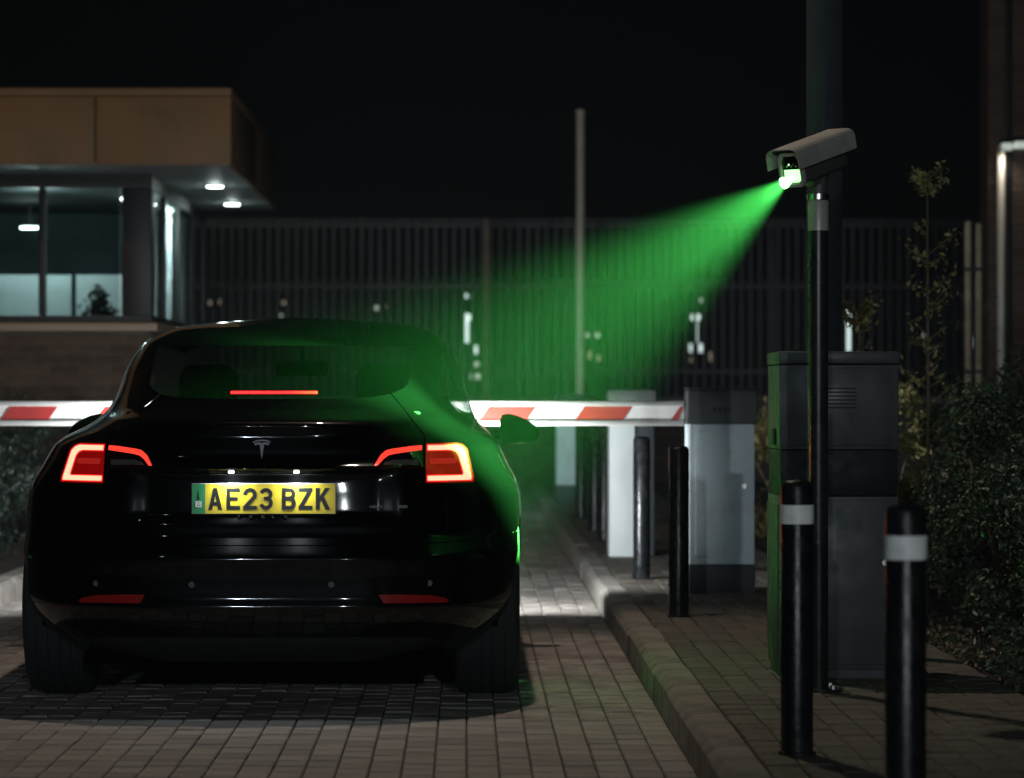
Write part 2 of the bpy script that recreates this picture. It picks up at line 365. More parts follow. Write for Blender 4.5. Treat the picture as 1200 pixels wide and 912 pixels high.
# ------------------------------------------------------------------ boundary wall and fence
FY = 36.0
wall = empty('boundary_wall', (0, FY, 0)); tag(wall, 'low brick boundary wall across the far end of the lane, under the tall fence', 'wall')
box('wall_body', -20, 22, 0.0, 0.3, -0.05, 1.0, 'mortar', wall)
box('coping', -20, 22, -0.05, 0.35, 1.003, 1.08, 'kerb', wall, 0.01)
def bricks(owner, x0, x1, y, z0, z1, m, bl=0.225, bh=0.075, jt=0.010, dep=0.02, limit=290, axis='x'):
    vs, fs = paver_verts(bl - jt, bh - jt, dep, 0.003)
    vv = [(a, -c, b) for (a, b, c) in vs] if axis == 'x' else [(c, a, b) for (a, b, c) in vs]
    me = bpy.data.meshes.new('brick'); me.from_pydata(vv, [], fs); me.materials.append(M[m]); me.update()
    bm = bmesh.new(); bm.from_mesh(me); bmesh.ops.recalc_face_normals(bm, faces=bm.faces); bm.to_mesh(me); bm.free()
    k = 0; r = 0; z = z1 - bh / 2
    while z > z0 and k < limit:
        x = x0 + (bl / 2 if r % 2 else bl)
        if r % 2 == 0:
            hb_ = link_mesh('brick', me, owner, (x0 + bl / 4, y - 0.006, z) if axis == 'x' else (y, x0 + bl / 4, z)); k += 1
            hb_.scale = (0.48, 1, 1) if axis == 'x' else (1, 0.48, 1)
        while x < x1 - bl * 0.3 and k < limit:
            loc = (x, y - random.uniform(0.004, 0.008), z) if axis == 'x' else (y, x, z)
            link_mesh('brick', me, owner, loc); k += 1; x += bl
        z -= bh; r += 1
bw = [o for o in wall.children if o.name.startswith('wall_body')][0]
bricks(bw, -0.6, 2.6, -0.002, 0.05, 1.0, 'brick', limit=220)

fence = empty('railing_fence', (0, FY + 0.15, 0)); tag(fence, 'tall dark steel railing fence running across the background', 'fence')
zt = 3.17
bar = bmesh.new(); bxb(bar, -0.019, 0.019, -0.019, 0.019, 1.09, zt - 0.03, 0.0)
bmesh.ops.recalc_face_normals(bar, faces=bar.faces); bme = bpy.data.meshes.new('bar'); bar.to_mesh(bme); bar.free(); bme.materials.append(M['fence'])
x = -4.4
while x < 6.6:
    link_mesh('bar', bme, fence, (x, random.uniform(-0.004, 0.004), 0)); x += 0.109
for z in (1.35, 2.35, zt - 0.1): box('rail', -4.6, 6.8, -0.028, -0.022, z, z + 0.05, 'fence', fence)
x = -3.7
while x < 6.8:
    box('fence_post', x, x + 0.06, 0.03, 0.09, 1.09, zt + 0.03, 'fence', fence, 0.004); x += 2.43
box('top_cap', -4.6, 6.8, -0.04, 0.04, zt - 0.028, zt, 'fence', fence)

# ------------------------------------------------------------------ gatehouse
GX, GY = -2.36, 23.0
gh = empty('gatehouse', (0, 0, 0)); tag(gh, 'flat roofed gatehouse with bronze fascia, brick base and lit windows', 'gatehouse')
bwall = box('wall', -8.0, GX - 0.004, GY, GY + 0.25, 0.0, 1.60, 'mortar', gh)
bricks(bwall, -4.25, GX - 0.02, GY - 0.002, 0.3, 1.575, 'brick', limit=290)
sidew = box('wall', GX - 0.25, GX, GY + 0.254, 28.0, 0.0, 1.60, 'mortar', gh)
bricks(sidew, GY + 0.1, 27.9, GX - 0.004, 0.9, 1.575, 'brick', limit=200, axis='y')
box('sill', -8.0, GX + 0.05, GY - 0.06, GY + 0.2, 1.602, 1.665, 'sill', gh, 0.006)
box('sill', GX - 0.2, GX + 0.052, GY + 0.204, 28.05, 1.602, 1.665, 'sill', gh, 0.006)
SOF = 2.78
box('soffit', -8.0, -1.70, 22.03, 27.6, SOF, SOF + 0.02, 'soffit', gh)
# front fascia panels with a vertical joint, and the capping strip
fx = [-8.0, -5.35, -2.66, -1.69]
for a, b in zip(fx[:-1], fx[1:]): box('fascia_panel', a + 0.006, b - (0.006 if b < -1.7 else 0), 22.0, 22.03, SOF - 0.005, SOF + 0.485, 'fascia', gh, 0.004)
box('fascia_cap', -8.0, -1.685, 21.985, 22.1, SOF + 0.490, SOF + 0.545, 'fascia', gh, 0.004)
for a, b in ((22.032, 24.6), (24.612, 27.4)): box('fascia_panel', -1.72, -1.69, a, b, SOF - 0.005, SOF + 0.485, 'fascia', gh, 0.004)
box('fascia_cap', -1.80, -1.684, 22.102, 27.42, SOF + 0.490, SOF + 0.545, 'fascia', gh, 0.004)
box('roof', -8.0, -1.73, 22.04, 27.4, SOF + 0.022, SOF + 0.47, 'frame', gh)
# front glazing: frame, mullions, panes
fr = box('window_frame', -8.0, GX, GY + 0.03, GY + 0.11, 1.667, 1.72, 'frame', gh)
box('window_frame', -8.0, GX, GY + 0.03, GY + 0.11, SOF - 0.10, SOF - 0.002, 'frame', gh)
box('corner_post', -2.585, GX, GY + 0.02, GY + 0.20, 1.722, SOF - 0.103, 'frame', gh, 0.004)
mul = [-8.0, -6.4, -4.85, -3.185, -2.585]
for x in mul[:-1]: box('mullion', x - 0.024, x + 0.024, GY + 0.025, GY + 0.12, 1.722, SOF - 0.103, 'frame', gh, 0.003)
M['gh_glass'] = glass('gatehouse_glass', (0.75, 0.82, 0.82), 1.0)
for a, b in zip(mul[:-1], mul[1:]): box('window_pane', a + 0.025, b - 0.025, GY + 0.06, GY + 0.068, 1.722, SOF - 0.103, 'gh_glass', gh)
# side glazing
box('window_frame', GX - 0.05, GX - 0.015, GY + 0.204, 27.9, 1.667, 1.72, 'frame', gh)
box('window_frame', GX - 0.05, GX - 0.015, GY + 0.204, 27.9, SOF - 0.10, SOF - 0.002, 'frame', gh)
ys = [GY + 0.22, 24.2, 25.4, 26.6, 27.86]
for y in ys: box('mullion', GX - 0.052, GX - 0.013, y - 0.03, y + 0.03, 1.722, SOF - 0.103, 'frame', gh, 0.003)
for a, b in zip(ys[:-1], ys[1:]): box('window_pane', GX - 0.036, GX - 0.030, a + 0.032, b - 0.032, 1.722, SOF - 0.103, 'gh_glass', gh)
# room behind the glass
box('back_wall', -8.0, GX - 0.3, 27.7, 27.8, 0.2, SOF - 0.003, 'room_wall', gh)
box('room_floor', -8.0, GX - 0.26, GY + 0.26, 27.69, 0.9, 0.95, 'room_dark', gh)
box('ceiling', -8.0, GX - 0.13, GY + 0.21, 27.69, SOF - 0.03, SOF - 0.004, 'room_dark', gh)
part = empty('partition_screen', (0, 0, 0)); tag(part, 'pale low partition screen inside the gatehouse behind the front windows', 'partition')
box('screen_panel', -5.2, -3.22, 25.0, 25.05, 0.95, 2.10, 'room_white', part, 0.005)
box('screen_panel', -3.18, -2.62, 25.0, 25.05, 0.95, 2.10, 'room_white', part, 0.005)
# vertical blinds in the side windows
def blind(y0, y1, label):
    b = empty('vertical_blind', (GX - 0.075, y0, 0)); tag(b, label, 'blind', 'white vertical blinds in the gatehouse side window')
    y = 0.0
    while y < y1 - y0:
        vs = [(0.008 * math.sin(math.pi * i / 4), y + 0.088 * i / 4, z) for z in (1.74, SOF - 0.12) for i in range(5)]
        new('slat', vs, [(i, i + 1, i + 6, i + 5) for i in range(4)], 'blind', b, True); y += 0.095
blind(23.32, 24.12, 'white vertical blind in gatehouse side window, nearest the building corner')
blind(24.55, 25.30, 'white vertical blind in gatehouse side window, second from the corner')
blind(25.95, 26.55, 'white vertical blind in gatehouse side window, furthest from the corner')
# soffit downlights
for (px, py, lab) in ((252, 217, 'round soffit downlight of the gatehouse, nearer of the bright pair'), (272, 238, 'round soffit downlight of the gatehouse, further of the bright pair')):
    Y = F * (SOF - H) / (CY - py); X = (px - CX) * Y / F
    d = empty('downlight', (X, Y, SOF)); tag(d, lab, 'light', 'downlights under the gatehouse soffit')
    lathe('bezel', [(0.085, -0.012), (0.085, 0.0)], 'frame', d, 24)
    lathe('lens', [(0.0, -0.016), (0.066, -0.016), (0.066, -0.0125)], 'lamp_white', d, 24)
    light('downlight_glow', 'POINT', (0, 0, -0.07), P_DOWN, (0.82, 1.0, 0.97), d, None, 0.03)
d = empty('ceiling_lamp', (PX(34, 266, 26.0)[0], 26.0, SOF - 0.03)); tag(d, 'small lit ceiling lamp inside the gatehouse behind the left window', 'light')
d.location.z = PX(34, 266, 26.0)[2]
lathe('lens', [(0.0, -0.015), (0.075, -0.015), (0.075, 0.0)], 'lamp_white', d, 24)
lathe('stem', [(0.01, 0.001), (0.01, SOF - 0.03 - d.location.z)], 'frame', d, 8)
light('ceiling_lamp_glow', 'POINT', (0.3, -1.6, -0.06), P_ROOM, (0.80, 1.0, 0.98), d, None, 0.10)


blind_fill = empty('ceiling_lamp', (-2.76, 25.2, SOF - 0.03)); tag(blind_fill, 'added fill lamp inside the gatehouse, brightening the side window blinds', 'light')
lathe('lens', [(0.0, -0.03), (0.075, -0.03), (0.075, -0.012)], 'lamp_white', blind_fill, 24); lathe('bezel', [(0.09, -0.0115), (0.09, 0.0)], 'frame', blind_fill, 24)
light('ceiling_lamp_glow', 'SPOT', (0, 0, -0.06), P_ROOM * 24, (0.80, 1.0, 0.98), blind_fill, (1.0, 0.0, -0.55), 0.05, 150, 0.5)  # added lamp, kept behind the corner post, lights the blinds from inside
# ------------------------------------------------------------------ brick building at the right edge
rb = empty('brick_building', (0, 0, 0)); tag(rb, 'dark brick building corner at the right edge with lit wall lamps', 'building')
BY = 29.0; BX = (1158 - CX) * BY / F
rbw = box('wall', BX, BX + 5, BY, BY + 0.45, 0.0, 6.5, 'brick_dark', rb)
bricks(rbw, BX + 0.002, BX + 0.44, BY - 0.002, 0.9, 4.9, 'brick_dark', limit=290)
box('pilaster', BX + 0.155, BX + 0.21, BY - 0.05, BY - 0.012, 0.0, 6.5, 'frame', rb, 0.004)
tube('downpipe', [(BX + 0.105, BY - 0.10, 0.1), (BX + 0.105, BY - 0.10, H + (CY - 172) * (BY - 0.1) / F)], 0.034, 'pipe', rb, 12)
for (px, py, w_) in ((1180, 172, 0.045), (1197, 170, 0.06)):
    X, Y, Z = PX(px, py, BY - 0.12)
    lm = box('wall_lamp', X - w_ - 0.01, X + w_ + 0.01, BY - 0.2, BY - 0.012, Z + 0.03, Z + 0.06, 'frame', rb)
    box('lamp_lens', X - w_, X + w_, BY - 0.19, BY - 0.05, Z - 0.03, Z + 0.028, 'lamp_far2', lm)
light('wall_lamp_glow', 'SPOT', PX(1180, 178, BY - 0.22), P_WALL, (1.0, 0.92, 0.8), rb, (-0.12, 0.12, -1), 0.04, 150, 0.8)

# ------------------------------------------------------------------ far building with small lit windows, column lights
fb = empty('far_building', (0, 0, 0)); tag(fb, 'distant dark low building behind the fence with small lit windows', 'building')
FBY = 58.0
box('wall', -14, 16, FBY, FBY + 6, 0, 3.1, 'room_dark', fb)
box('roof', -14.2, 16.2, FBY - 0.2, FBY + 6, 3.103, 3.25, 'frame', fb)
wins = [(544, 410, 8, 12, 'lamp_far2'), (556, 410, 10, 14, 'lamp_far'), (545, 427, 8, 8, 'lamp_far2'), (558, 427, 9, 8, 'lamp_far2'), (548, 441, 11, 10, 'lamp_far'), (560, 441, 9, 10, 'lamp_far2'), (574, 428, 5, 6, 'lamp_far3'),
        (688, 393, 6, 7, 'lamp_far2'), (700, 393, 7, 8, 'lamp_far2'), (692, 416, 8, 14, 'lamp_far3'), (702, 420, 6, 10, 'lamp_far3'),
        (811, 408, 9, 14, 'lamp_far'), (822, 408, 9, 14, 'lamp_far'), (812, 422, 9, 8, 'lamp_far3'), (834, 418, 7, 16, 'lamp_far3'),
        (442, 361, 7, 7, 'lamp_far2'), (434, 362, 4, 5, 'lamp_far3'), (455, 360, 4, 5, 'lamp_far3'), (333, 355, 6, 5, 'lamp_far3'), (329, 370, 6, 4, 'lamp_far2'),
        (247, 355, 6, 6, 'lamp_far3'), (259, 354, 6, 6, 'lamp_far3'), (248, 336, 5, 6, 'lamp_far2'), (545, 347, 8, 7, 'lamp_far'), (553, 348, 5, 5, 'lamp_far2'), (822, 352, 6, 7, 'lamp_far2'),
        (1147, 400, 20, 22, 'lamp_far'), (1083, 393, 4, 6, 'lamp_far2')]
for (px, py, w_, h_, m_) in wins:
    X, _, Z = PX(px, py, FBY); a = w_ * FBY / F / 2 * 0.7; b = h_ * FBY / F / 2 * 0.7
    if Z + b > 3.0:
        continue
    f_ = box('window', X - a - 0.03, X + a + 0.03, FBY - 0.03, FBY - 0.002, Z - b - 0.03, Z + b + 0.03, 'frame', fb)
    box('pane', X - a, X + a, FBY - 0.045, FBY - 0.032, Z - b, Z + b, m_, f_)
def column_light(px, py0, py1, Y, lab, head=True):
    X, _, Z1 = PX(px, py0, Y); Z0 = PX(px, py1, Y)[2]
    c = empty('column_light', (X, Y, 0)); tag(c, lab, 'light', 'lit column lights beyond the fence')
    lathe('shaft', [(0.055, 0.0), (0.05, Z0)], 'frame', c, 12)
    lathe('lit_tube', [(0.03, Z0 + 0.002), (0.03, Z1 - 0.12)], 'lamp_far', c, 12)
    if head: lathe('head', [(0.0, Z1 - 0.118), (0.065, Z1 - 0.10), (0.07, Z1 - 0.03), (0.0, Z1)], 'lamp_far', c, 16)
    lathe('cap', [(0.06, Z1 + 0.001), (0.06, Z1 + 0.03)], 'frame', c, 12)
column_light(547, 367, 402, 44, 'slim lit column light beyond the fence, just above the right side of the car')
column_light(815, 367, 402, 44, 'slim lit column light beyond the fence, above the barrier housing')
column_light(995, 352, 412, 40, 'slim lit column light rising behind the large grey cabinet', False)

# tall pale pole and thin post in the background
pp = empty('pale_pole', ((680 - CX) * 31 / F, 31, 0)); tag(pp, 'tall slim pale pole rising above the barrier arm before the fence', 'pole')
zt_ = PX(680, 128, 31)[2]
lathe('shaft', [(0.046, 0.0), (0.043, zt_ - 0.05)], 'pale_pole', pp, 14); lathe('cap', [(0.048, zt_ - 0.049), (0.048, zt_ - 0.01), (0.0, zt_)], 'pale_pole', pp, 14)
lathe('base_plate', [(0.12, 0.0), (0.12, 0.02), (0.05, 0.03)], 'frame', pp, 14)
tp = empty('thin_post', ((570 - CX) * 35 / F, 35, 0)); tag(tp, 'thin brown post before the fence, right of the car roof', 'post')
lathe('shaft', [(0.034, 0.0), (0.034, PX(570, 257, 35)[2])], 'stake', tp, 10); lathe('cap', [(0.04, PX(570, 257, 35)[2] + .001), (0.04, PX(570, 254, 35)[2])], 'frame', tp, 10)
for px, lab in ((2, 'thin dark mast behind the gatehouse roof at the left edge'), (112, 'thin dark mast rising behind the gatehouse roof joint')):
    t = empty('thin_mast', ((px - CX) * 33 / F, 33, 0)); tag(t, lab, 'mast', 'masts behind the gatehouse')
    lathe('shaft', [(0.03, 0.0), (0.02, 6.0)], 'fence', t, 8); lathe('base_plate', [(0.1, 0), (0.1, 0.02)], 'fence', t, 8)

# ------------------------------------------------------------------ bollards
BH = 0.79; BR = 0.047
def bollard(x, y, lab, z=0.12, band=True, h=BH):
    b = empty('bollard', (x, y, z)); tag(b, lab, 'bollard', 'bollards along the pavement edge')
    if not hasattr(bollard, 'src'):
        bollard.src = True
    lathe('shaft', [(BR, 0.0), (BR, h - 0.022), (BR - 0.004, h - 0.012), (BR - 0.012, h - 0.005), (0.0, h)], 'black_paint', b, 32)
    lathe('base_ring', [(BR + 0.008, -0.002), (BR + 0.008, 0.006), (BR + 0.0005, 0.009)], 'black_paint', b, 32)
    if band: lathe('band', [(BR + 0.0006, h - 0.128), (BR + 0.0016, h - 0.127), (BR + 0.0016, h - 0.074), (BR + 0.0006, h - 0.073)], 'reflective', b, 32)
    return b
bollard(1.000, 7.0, 'black bollard with white band nearest the camera, in front of the hedge')
bollard(0.951, 8.85, 'black bollard with white band beside the camera pole and grey cabinet')
bollard(0.980, 14.2, 'black bollard just left of the barrier housing', band=False)
bollard(0.968, 17.0, 'black bollard in front of the white pillar beyond the barrier arm', band=False)
bollard(0.955, 21.3, 'black bollard just left of the white pillar, half hidden by it', band=False)
bollard(0.950, 22.8, 'black bollard second to the left of the white pillar', band=False)
bollard(0.930, 25.0, 'black bollard furthest along the kerb, beside the small pale pillar', band=False)

# ------------------------------------------------------------------ grey cabinet
CXL, CYF = 1.134, 11.15
cb = empty('grey_cabinet', (CXL, CYF, 0.12)); tag(cb, 'large grey equipment cabinet with a black band behind the camera pole', 'cabinet')
cw, cd, ch = 0.434, 0.41, 1.186
box('plinth', 0.01, cw - 0.01, 0.01, cd - 0.01, 0.0, 0.03, 'barrier_dark', cb)
box('body', 0, cw, 0, cd, 0.031, 0.66, 'cab_grey', cb, 0.004)
box('band', 0.004, cw - 0.004, 0.004, cd - 0.004, 0.662, 0.828, 'cab_black', cb, 0.003)
box('upper_body', 0, cw, 0, cd, 0.830, ch - 0.048, 'cab_grey', cb, 0.004)
box('lid', -0.004, cw + 0.004, -0.004, cd + 0.004, ch - 0.045, ch, 'cab_grey', cb, 0.007)
box('door_panel', 0.028, cw - 0.028, -0.007, -0.0015, 0.845, ch - 0.06, 'cab_grey', cb, 0.002)
box('door_panel', 0.028, cw - 0.028, -0.007, -0.0015, 0.05, 0.645, 'cab_grey', cb, 0.002)
lk = box('lock', -0.010, -0.0012, 0.10, 0.20, 0.845, 0.905, 'cab_black', cb, 0.002)
box('side_trim', -0.006, -0.001, 0.02, cd - 0.02, 0.10, 0.63, 'cab_grey', cb, 0.002)
lathe('door_lock', [(0.011, -0.012), (0.011, -0.0072)], 'bright_metal', cb, 16, 'y', (cw - 0.05, 0.0, 0.42))
for k_ in range(6): box('vent_slot', 0.16, 0.28, -0.0095, -0.0072, 0.98 + k_ * 0.014, 0.985 + k_ * 0.014, 'cab_black', cb)
for z in (0.2, 0.55): box('hinge', cw + 0.001, cw + 0.012, 0.02, 0.05, z, z + 0.06, 'cab_black', cb, 0.002)

# ------------------------------------------------------------------ camera pole and plate camera
POX, POY = 1.222, 10.68
po = empty('camera_pole', (POX, POY, 0.12)); tag(po, 'slim black pole carrying the green lit camera, before the cabinet', 'pole')
lathe('shaft', [(0.0345, 0.0), (0.0345, 1.665)], 'cam_pole', po, 28)
lathe('sleeve', [(0.0365, 1.60), (0.0365, 1.70), (0.034, 1.705)], 'cam_metal', po, 28)
lathe('clamp', [(0.039, 1.707), (0.039, 1.727)], 'bright_metal', po, 28)
lathe('neck', [(0.032, 1.7275), (0.032, 1.79), (0.02, 1.80)], 'cam_dark', po, 24)
lathe('base_plate', [(0.085, 0.0), (0.085, 0.012), (0.04, 0.016)], 'cam_pole', po, 28)
for a in range(4):
    lathe('bolt', [(0.009, 0.0125), (0.009, 0.024), (0.0, 0.026)], 'bright_metal', po, 6, loc=(0.065 * math.cos(a * 1.57 + .78), 0.065 * math.sin(a * 1.57 + .78), 0))
dv = Vector((-0.62, -0.74, -0.26)).normalized()
cm = empty('surveillance_camera', (1.205, 10.655, 1.968)); tag(cm, 'grey metal number plate camera with a lit green window on top of the pole', 'camera')
xa = dv; za = (Vector((0, 0, 1)) - xa * xa.z).normalized(); ya = za.cross(xa)
cm.rotation_euler = Matrix((xa, ya, za)).transposed().to_euler()
def prism_x(name, prof, x0, x1, m, parent, closed=True, bevel=0.0):
    n = len(prof); vs = [(x0, a, b) for a, b in prof] + [(x1, a, b) for a, b in prof]
    fs = [(i, (i + 1) % n, n + (i + 1) % n, n + i) for i in range(n if closed else n - 1)]
    if closed: fs += [tuple(range(n))[::-1], tuple(range(n, 2 * n))]
    bm = bmesh.new(); bv = [bm.verts.new(v) for v in vs]
    for f in fs: bm.faces.new([bv[i] for i in f])
    if bevel: bmesh.ops.bevel(bm, geom=list(bm.edges), offset=bevel, segments=2, affect='EDGES', profile=0.5)
    return frombm(name, bm, m, parent, True)
body_prof = [(-0.034, -0.062), (0.034, -0.062), (0.043, -0.05), (0.043, 0.025), (0.03, 0.046), (-0.03, 0.046), (-0.043, 0.025), (-0.043, -0.05)]
prism_x('housing', body_prof, -0.14, 0.138, 'cam_dark', cm, True, 0.003)
# front bezel as a frame ring
def ring_x(name, outer, inner, x0, x1, m, parent):
    n = len(outer); vs = []
    for x in (x0, x1):
        vs += [(x, a, b) for a, b in outer] + [(x, a, b) for a, b in inner]
    fs = []
    for i in range(n):
        j = (i + 1) % n
        fs += [(2 * n + i, 2 * n + j, 3 * n + j, 3 * n + i), (i, j, n + j, n + i), (i, j, 2 * n + j, 2 * n + i), (n + i, n + j, 3 * n + j, 3 * n + i)]
    bm = bmesh.new(); bv = [bm.verts.new(v) for v in vs]
    for f in fs: bm.faces.new([bv[i] for i in f])
    return frombm(name, bm, m, parent, True)
sc_ = lambda p, k: [(a * k, -0.008 + (b + 0.008) * k) for a, b in p]
ring_x('front_bezel', sc_(body_prof, 1.10), sc_(body_prof, 0.90), 0.137, 0.156, 'cam_metal', cm)
prism_x('window', sc_(body_prof, 0.895), 0.1385, 0.143, 'cam_glass', cm)
lampp = [(-0.026, -0.052), (0.024, -0.052), (0.031, -0.044), (0.031, -0.008), (-0.031, -0.008), (-0.031, -0.044)]
prism_x('green_light', lampp, 0.1435, 0.147, 'green_lamp', cm)
for k in range(5): lathe('led', [(0.0035, 0.0), (0.0025, 0.002), (0.0, 0.003)], 'green_lamp' if k == 1 else 'bright_metal', cm, 8, axis='x', loc=(0.1432, -0.02 + 0.009 * k, 0.004 + 0.006 * (k % 2)))
def rhood(w_, t_, rr, n_=7):
    P_ = [(-w_, 0.0)] + [(-w_ + rr + rr * math.cos(a_), t_ - rr + rr * math.sin(a_)) for a_ in [math.pi - math.pi / 2 * i / n_ for i in range(n_ + 1)]]
    return P_ + [(-a, b) for a, b in P_[::-1]]
hood_o = rhood(0.066, 0.072, 0.030)
hood_i = rhood(0.0625, 0.0685, 0.0265)[::-1]
prism_x('sunshield', hood_o + hood_i, -0.175, 0.195, 'cam_metal', cm, True, 0.0)
box('bracket', -0.05, 0.05, -0.022, 0.022, -0.085, -0.063, 'cam_dark', cm, 0.004)
box('cable_gland', -0.165, -0.141, -0.012, 0.012, -0.04, -0.016, 'cam_dark', cm, 0.004)
GREEN_DIR = (-0.54, 0.73, -0.435)
gsp = light('green_flood', 'SPOT', Vector((0.159, 0.012, -0.028)), P_GREEN, (0.10, 1.0, 0.13), cm, None, 0.003, 40.5, 0.95)
q = Vector(GREEN_DIR).to_track_quat('-Z', 'Y')
gsp.rotation_mode = 'QUATERNION'; gsp.rotation_quaternion = cm.rotation_euler.to_quaternion().inverted() @ q

# ------------------------------------------------------------------ tall lamp post behind the cabinet
lp = empty('lamp_post', (1.42, 12.2, 0.12)); tag(lp, 'tall square steel lamp post rising behind the cabinet and out of frame', 'lamp post')
s_ = box('shaft', -0.052, 0.052, -0.052, 0.052, 0.012, 6.0, 'post_steel', lp, 0.006); s_.rotation_euler = (0, 0, R(38))
b_ = box('base_plate', -0.12, 0.12, -0.12, 0.12, 0.0, 0.011, 'post_steel', lp, 0.003); b_.rotation_euler = (0, 0, R(38))
tube('arm', [(0, 0, 5.9), (-0.4, 0.25, 6.02), (-1.35, 0.95, 6.1)], 0.035, 'post_steel', lp, 12)
LH = (-1.6, 1.2, 6.05)
hd = box('lamp_head', LH[0] - 0.16, LH[0] + 0.3, LH[1] - 0.3, LH[1] + 0.12, LH[2], LH[2] + 0.09, 'post_steel', lp, 0.02)
box('lens', LH[0] - 0.12, LH[0] + 0.12, LH[1] - 0.1, LH[1] + 0.1, LH[2] - 0.012, LH[2] - 0.002, 'lamp_warm', hd)
light('post_lamp_glow', 'SPOT', (LH[0], LH[1], LH[2] - 0.04), P_POST, (1.0, 0.83, 0.68), lp, (0.02, -0.27, -1), 0.08, 66, 0.6)

# lamps outside the frame: amber street lamp, plus two added for front fill
def street_lamp(x, y, h, aim, power, colr, lab, m_, z0=0.1, cone=140, blend=0.6):
    s = empty('street_lamp', (x, y, z0)); tag(s, lab, 'street lamp', 'street lamps along the lane')
    lathe('post', [(0.07, 0.0), (0.065, 1.0), (0.05, 1.05), (0.04, h)], 'post_steel', s, 16)
    d_ = Vector((aim[0], aim[1], 0)).normalized()
    tube('arm', [(0, 0, h - 0.05), tuple(d_ * 0.5 + Vector((0, 0, h + 0.06)))], 0.03, 'post_steel', s, 10)
    e = d_ * 0.65
    hh = box('lamp_head', e.x - 0.15, e.x + 0.15, e.y - 0.15, e.y + 0.15, h + 0.03, h + 0.11, 'post_steel', s, 0.02)
    box('lens', e.x - 0.09, e.x + 0.09, e.y - 0.09, e.y + 0.09, h + 0.018, h + 0.028, m_, hh)
    light('street_lamp_glow', 'SPOT', (e.x, e.y, h - 0.01), power, colr, s, aim, 0.09, cone, blend)
street_lamp(-3.4, -20.0, 5.2, (0.135, 1.0, -0.150), P_FILL, (0.74, 0.90, 1.0), 'added fill floodlight with cool light behind the viewer, left of the lane', 'lamp_white', cone=24, blend=0.9)
street_lamp(2.6, -17.0, 5.0, (-0.045, 1.0, -0.155), P_FILL, (0.84, 0.92, 0.97), 'added fill floodlight with pale light behind the viewer, right of the lane', 'lamp_white', cone=32, blend=0.9)
street_lamp(-5.0, 17.5, 4.6, (0.10, 1.0, -0.42), P_WARM, (1.0, 0.60, 0.26), 'street lamp with amber light in front of the gatehouse, left of the picture', 'lamp_warm')

# ------------------------------------------------------------------ barrier: housing and arm
bh_ = empty('barrier_housing', (1.146, 15.8, 0.12)); tag(bh_, 'pale grey barrier housing with darker head at the end of the arm', 'barrier housing')
box('plinth', -0.002, 0.338, -0.002, 0.352, 0.0, 0.145, 'barrier_dark', bh_, 0.004)
box('body', 0, 0.334, 0, 0.35, 0.147, 0.87, 'barrier_grey', bh_, 0.006)
hb = bmesh.new(); bxb(hb, -0.012, 0.350, -0.02, 0.37, 0.872, 1.045, 0.0)
for v in hb.verts:
    if v.co.z > 1.0: v.co.y = 0.19 + (v.co.y - 0.19) * 0.90; v.co.x = 0.169 + (v.co.x - 0.169) * 0.965
bmesh.ops.bevel(hb, geom=list(hb.edges), offset=0.008, segments=2, affect='EDGES', profile=0.5)
box('service_door', 0.03, 0.304, -0.0045, -0.0005, 0.19, 0.83, 'barrier_grey', bh_, 0.0015)
lathe('door_lock', [(0.012, -0.009), (0.012, -0.0046)], 'bright_metal', bh_, 16, 'y', (0.28, 0.0, 0.55))
hd_ = frombm('head', hb, 'barrier_head', bh_, True)
box('head_cap', -0.008, 0.346, -0.012, 0.362, 1.0465, 1.058, 'barrier_dark', bh_, 0.003)
for k in range(4): box('vent', 0.12 + k * 0.025, 0.137 + k * 0.025, -0.0235, -0.0185, 0.93, 0.955, 'barrier_dark', bh_)
am = empty('boom_barrier', (1.13, 16.0, 0)); tag(am, 'red and white striped barrier arm lowered across the lane behind the car', 'barrier arm')
zc = H - (484.5 - CY) * 16.0 / F; hh = 0.0644
prof = [(-0.025, hh - 0.004), (-0.021, hh), (0.021, hh), (0.025, hh - 0.004), (0.025, -hh + 0.004), (0.021, -hh), (-0.021, -hh), (-0.025, -hh + 0.004)]
L_ = 4.6
vs = [(-L_, a, zc + b) for a, b in prof] + [(0.0, a, zc + b) for a, b in prof]; n = len(prof)
new('beam', vs, [(i, (i + 1) % n, n + (i + 1) % n, n + i) for i in range(n)] + [tuple(range(n)), tuple(range(n, 2 * n))[::-1]], 'arm_white', am)
for z in (hh - 0.027, -hh + 0.001): box('edge_rail', -L_, -0.002, -0.036, -0.0255, zc + z, zc + z + 0.026, 'arm_white', am, 0.003)
per = 112 * 16 / F; wr = 56 * 16 / F; sl_ = 11 * 16 / F
x = -0.03; k = 0
xr0 = (735 - CX) * 16 / F - 1.13
while xr0 - k * per > -L_ or k < 2:
    for sgn in ([0] if k else [0, -1]):
        xr = xr0 - (k + sgn) * per if sgn == 0 else xr0 + per
        xl = xr - wr
        xa_, xb_ = min(xr, -0.004), min(xl, -0.004)
        if xa_ - xb_ > 0.02:
            zz0, zz1 = zc - hh + 0.029, zc + hh - 0.029
            q_ = [(xb_ - sl_ / 2, zz0), (xa_ - sl_ / 2, zz0), (min(xa_ + sl_ / 2, -0.004), zz1), (xb_ + sl_ / 2, zz1)]
            pv = [(a, -0.0275, b) for a, b in q_] + [(a, -0.0252, b) for a, b in q_]
            new('red_stripe', pv, [(0, 1, 2, 3), (0, 4, 5, 1), (1, 5, 6, 2), (2, 6, 7, 3), (3, 7, 4, 0)], 'arm_red', am)
    k += 1
box('hinge_flange', -0.06, 0.02, 0.026, 0.04, zc - 0.055, zc + 0.055, 'barrier_head', am, 0.004)
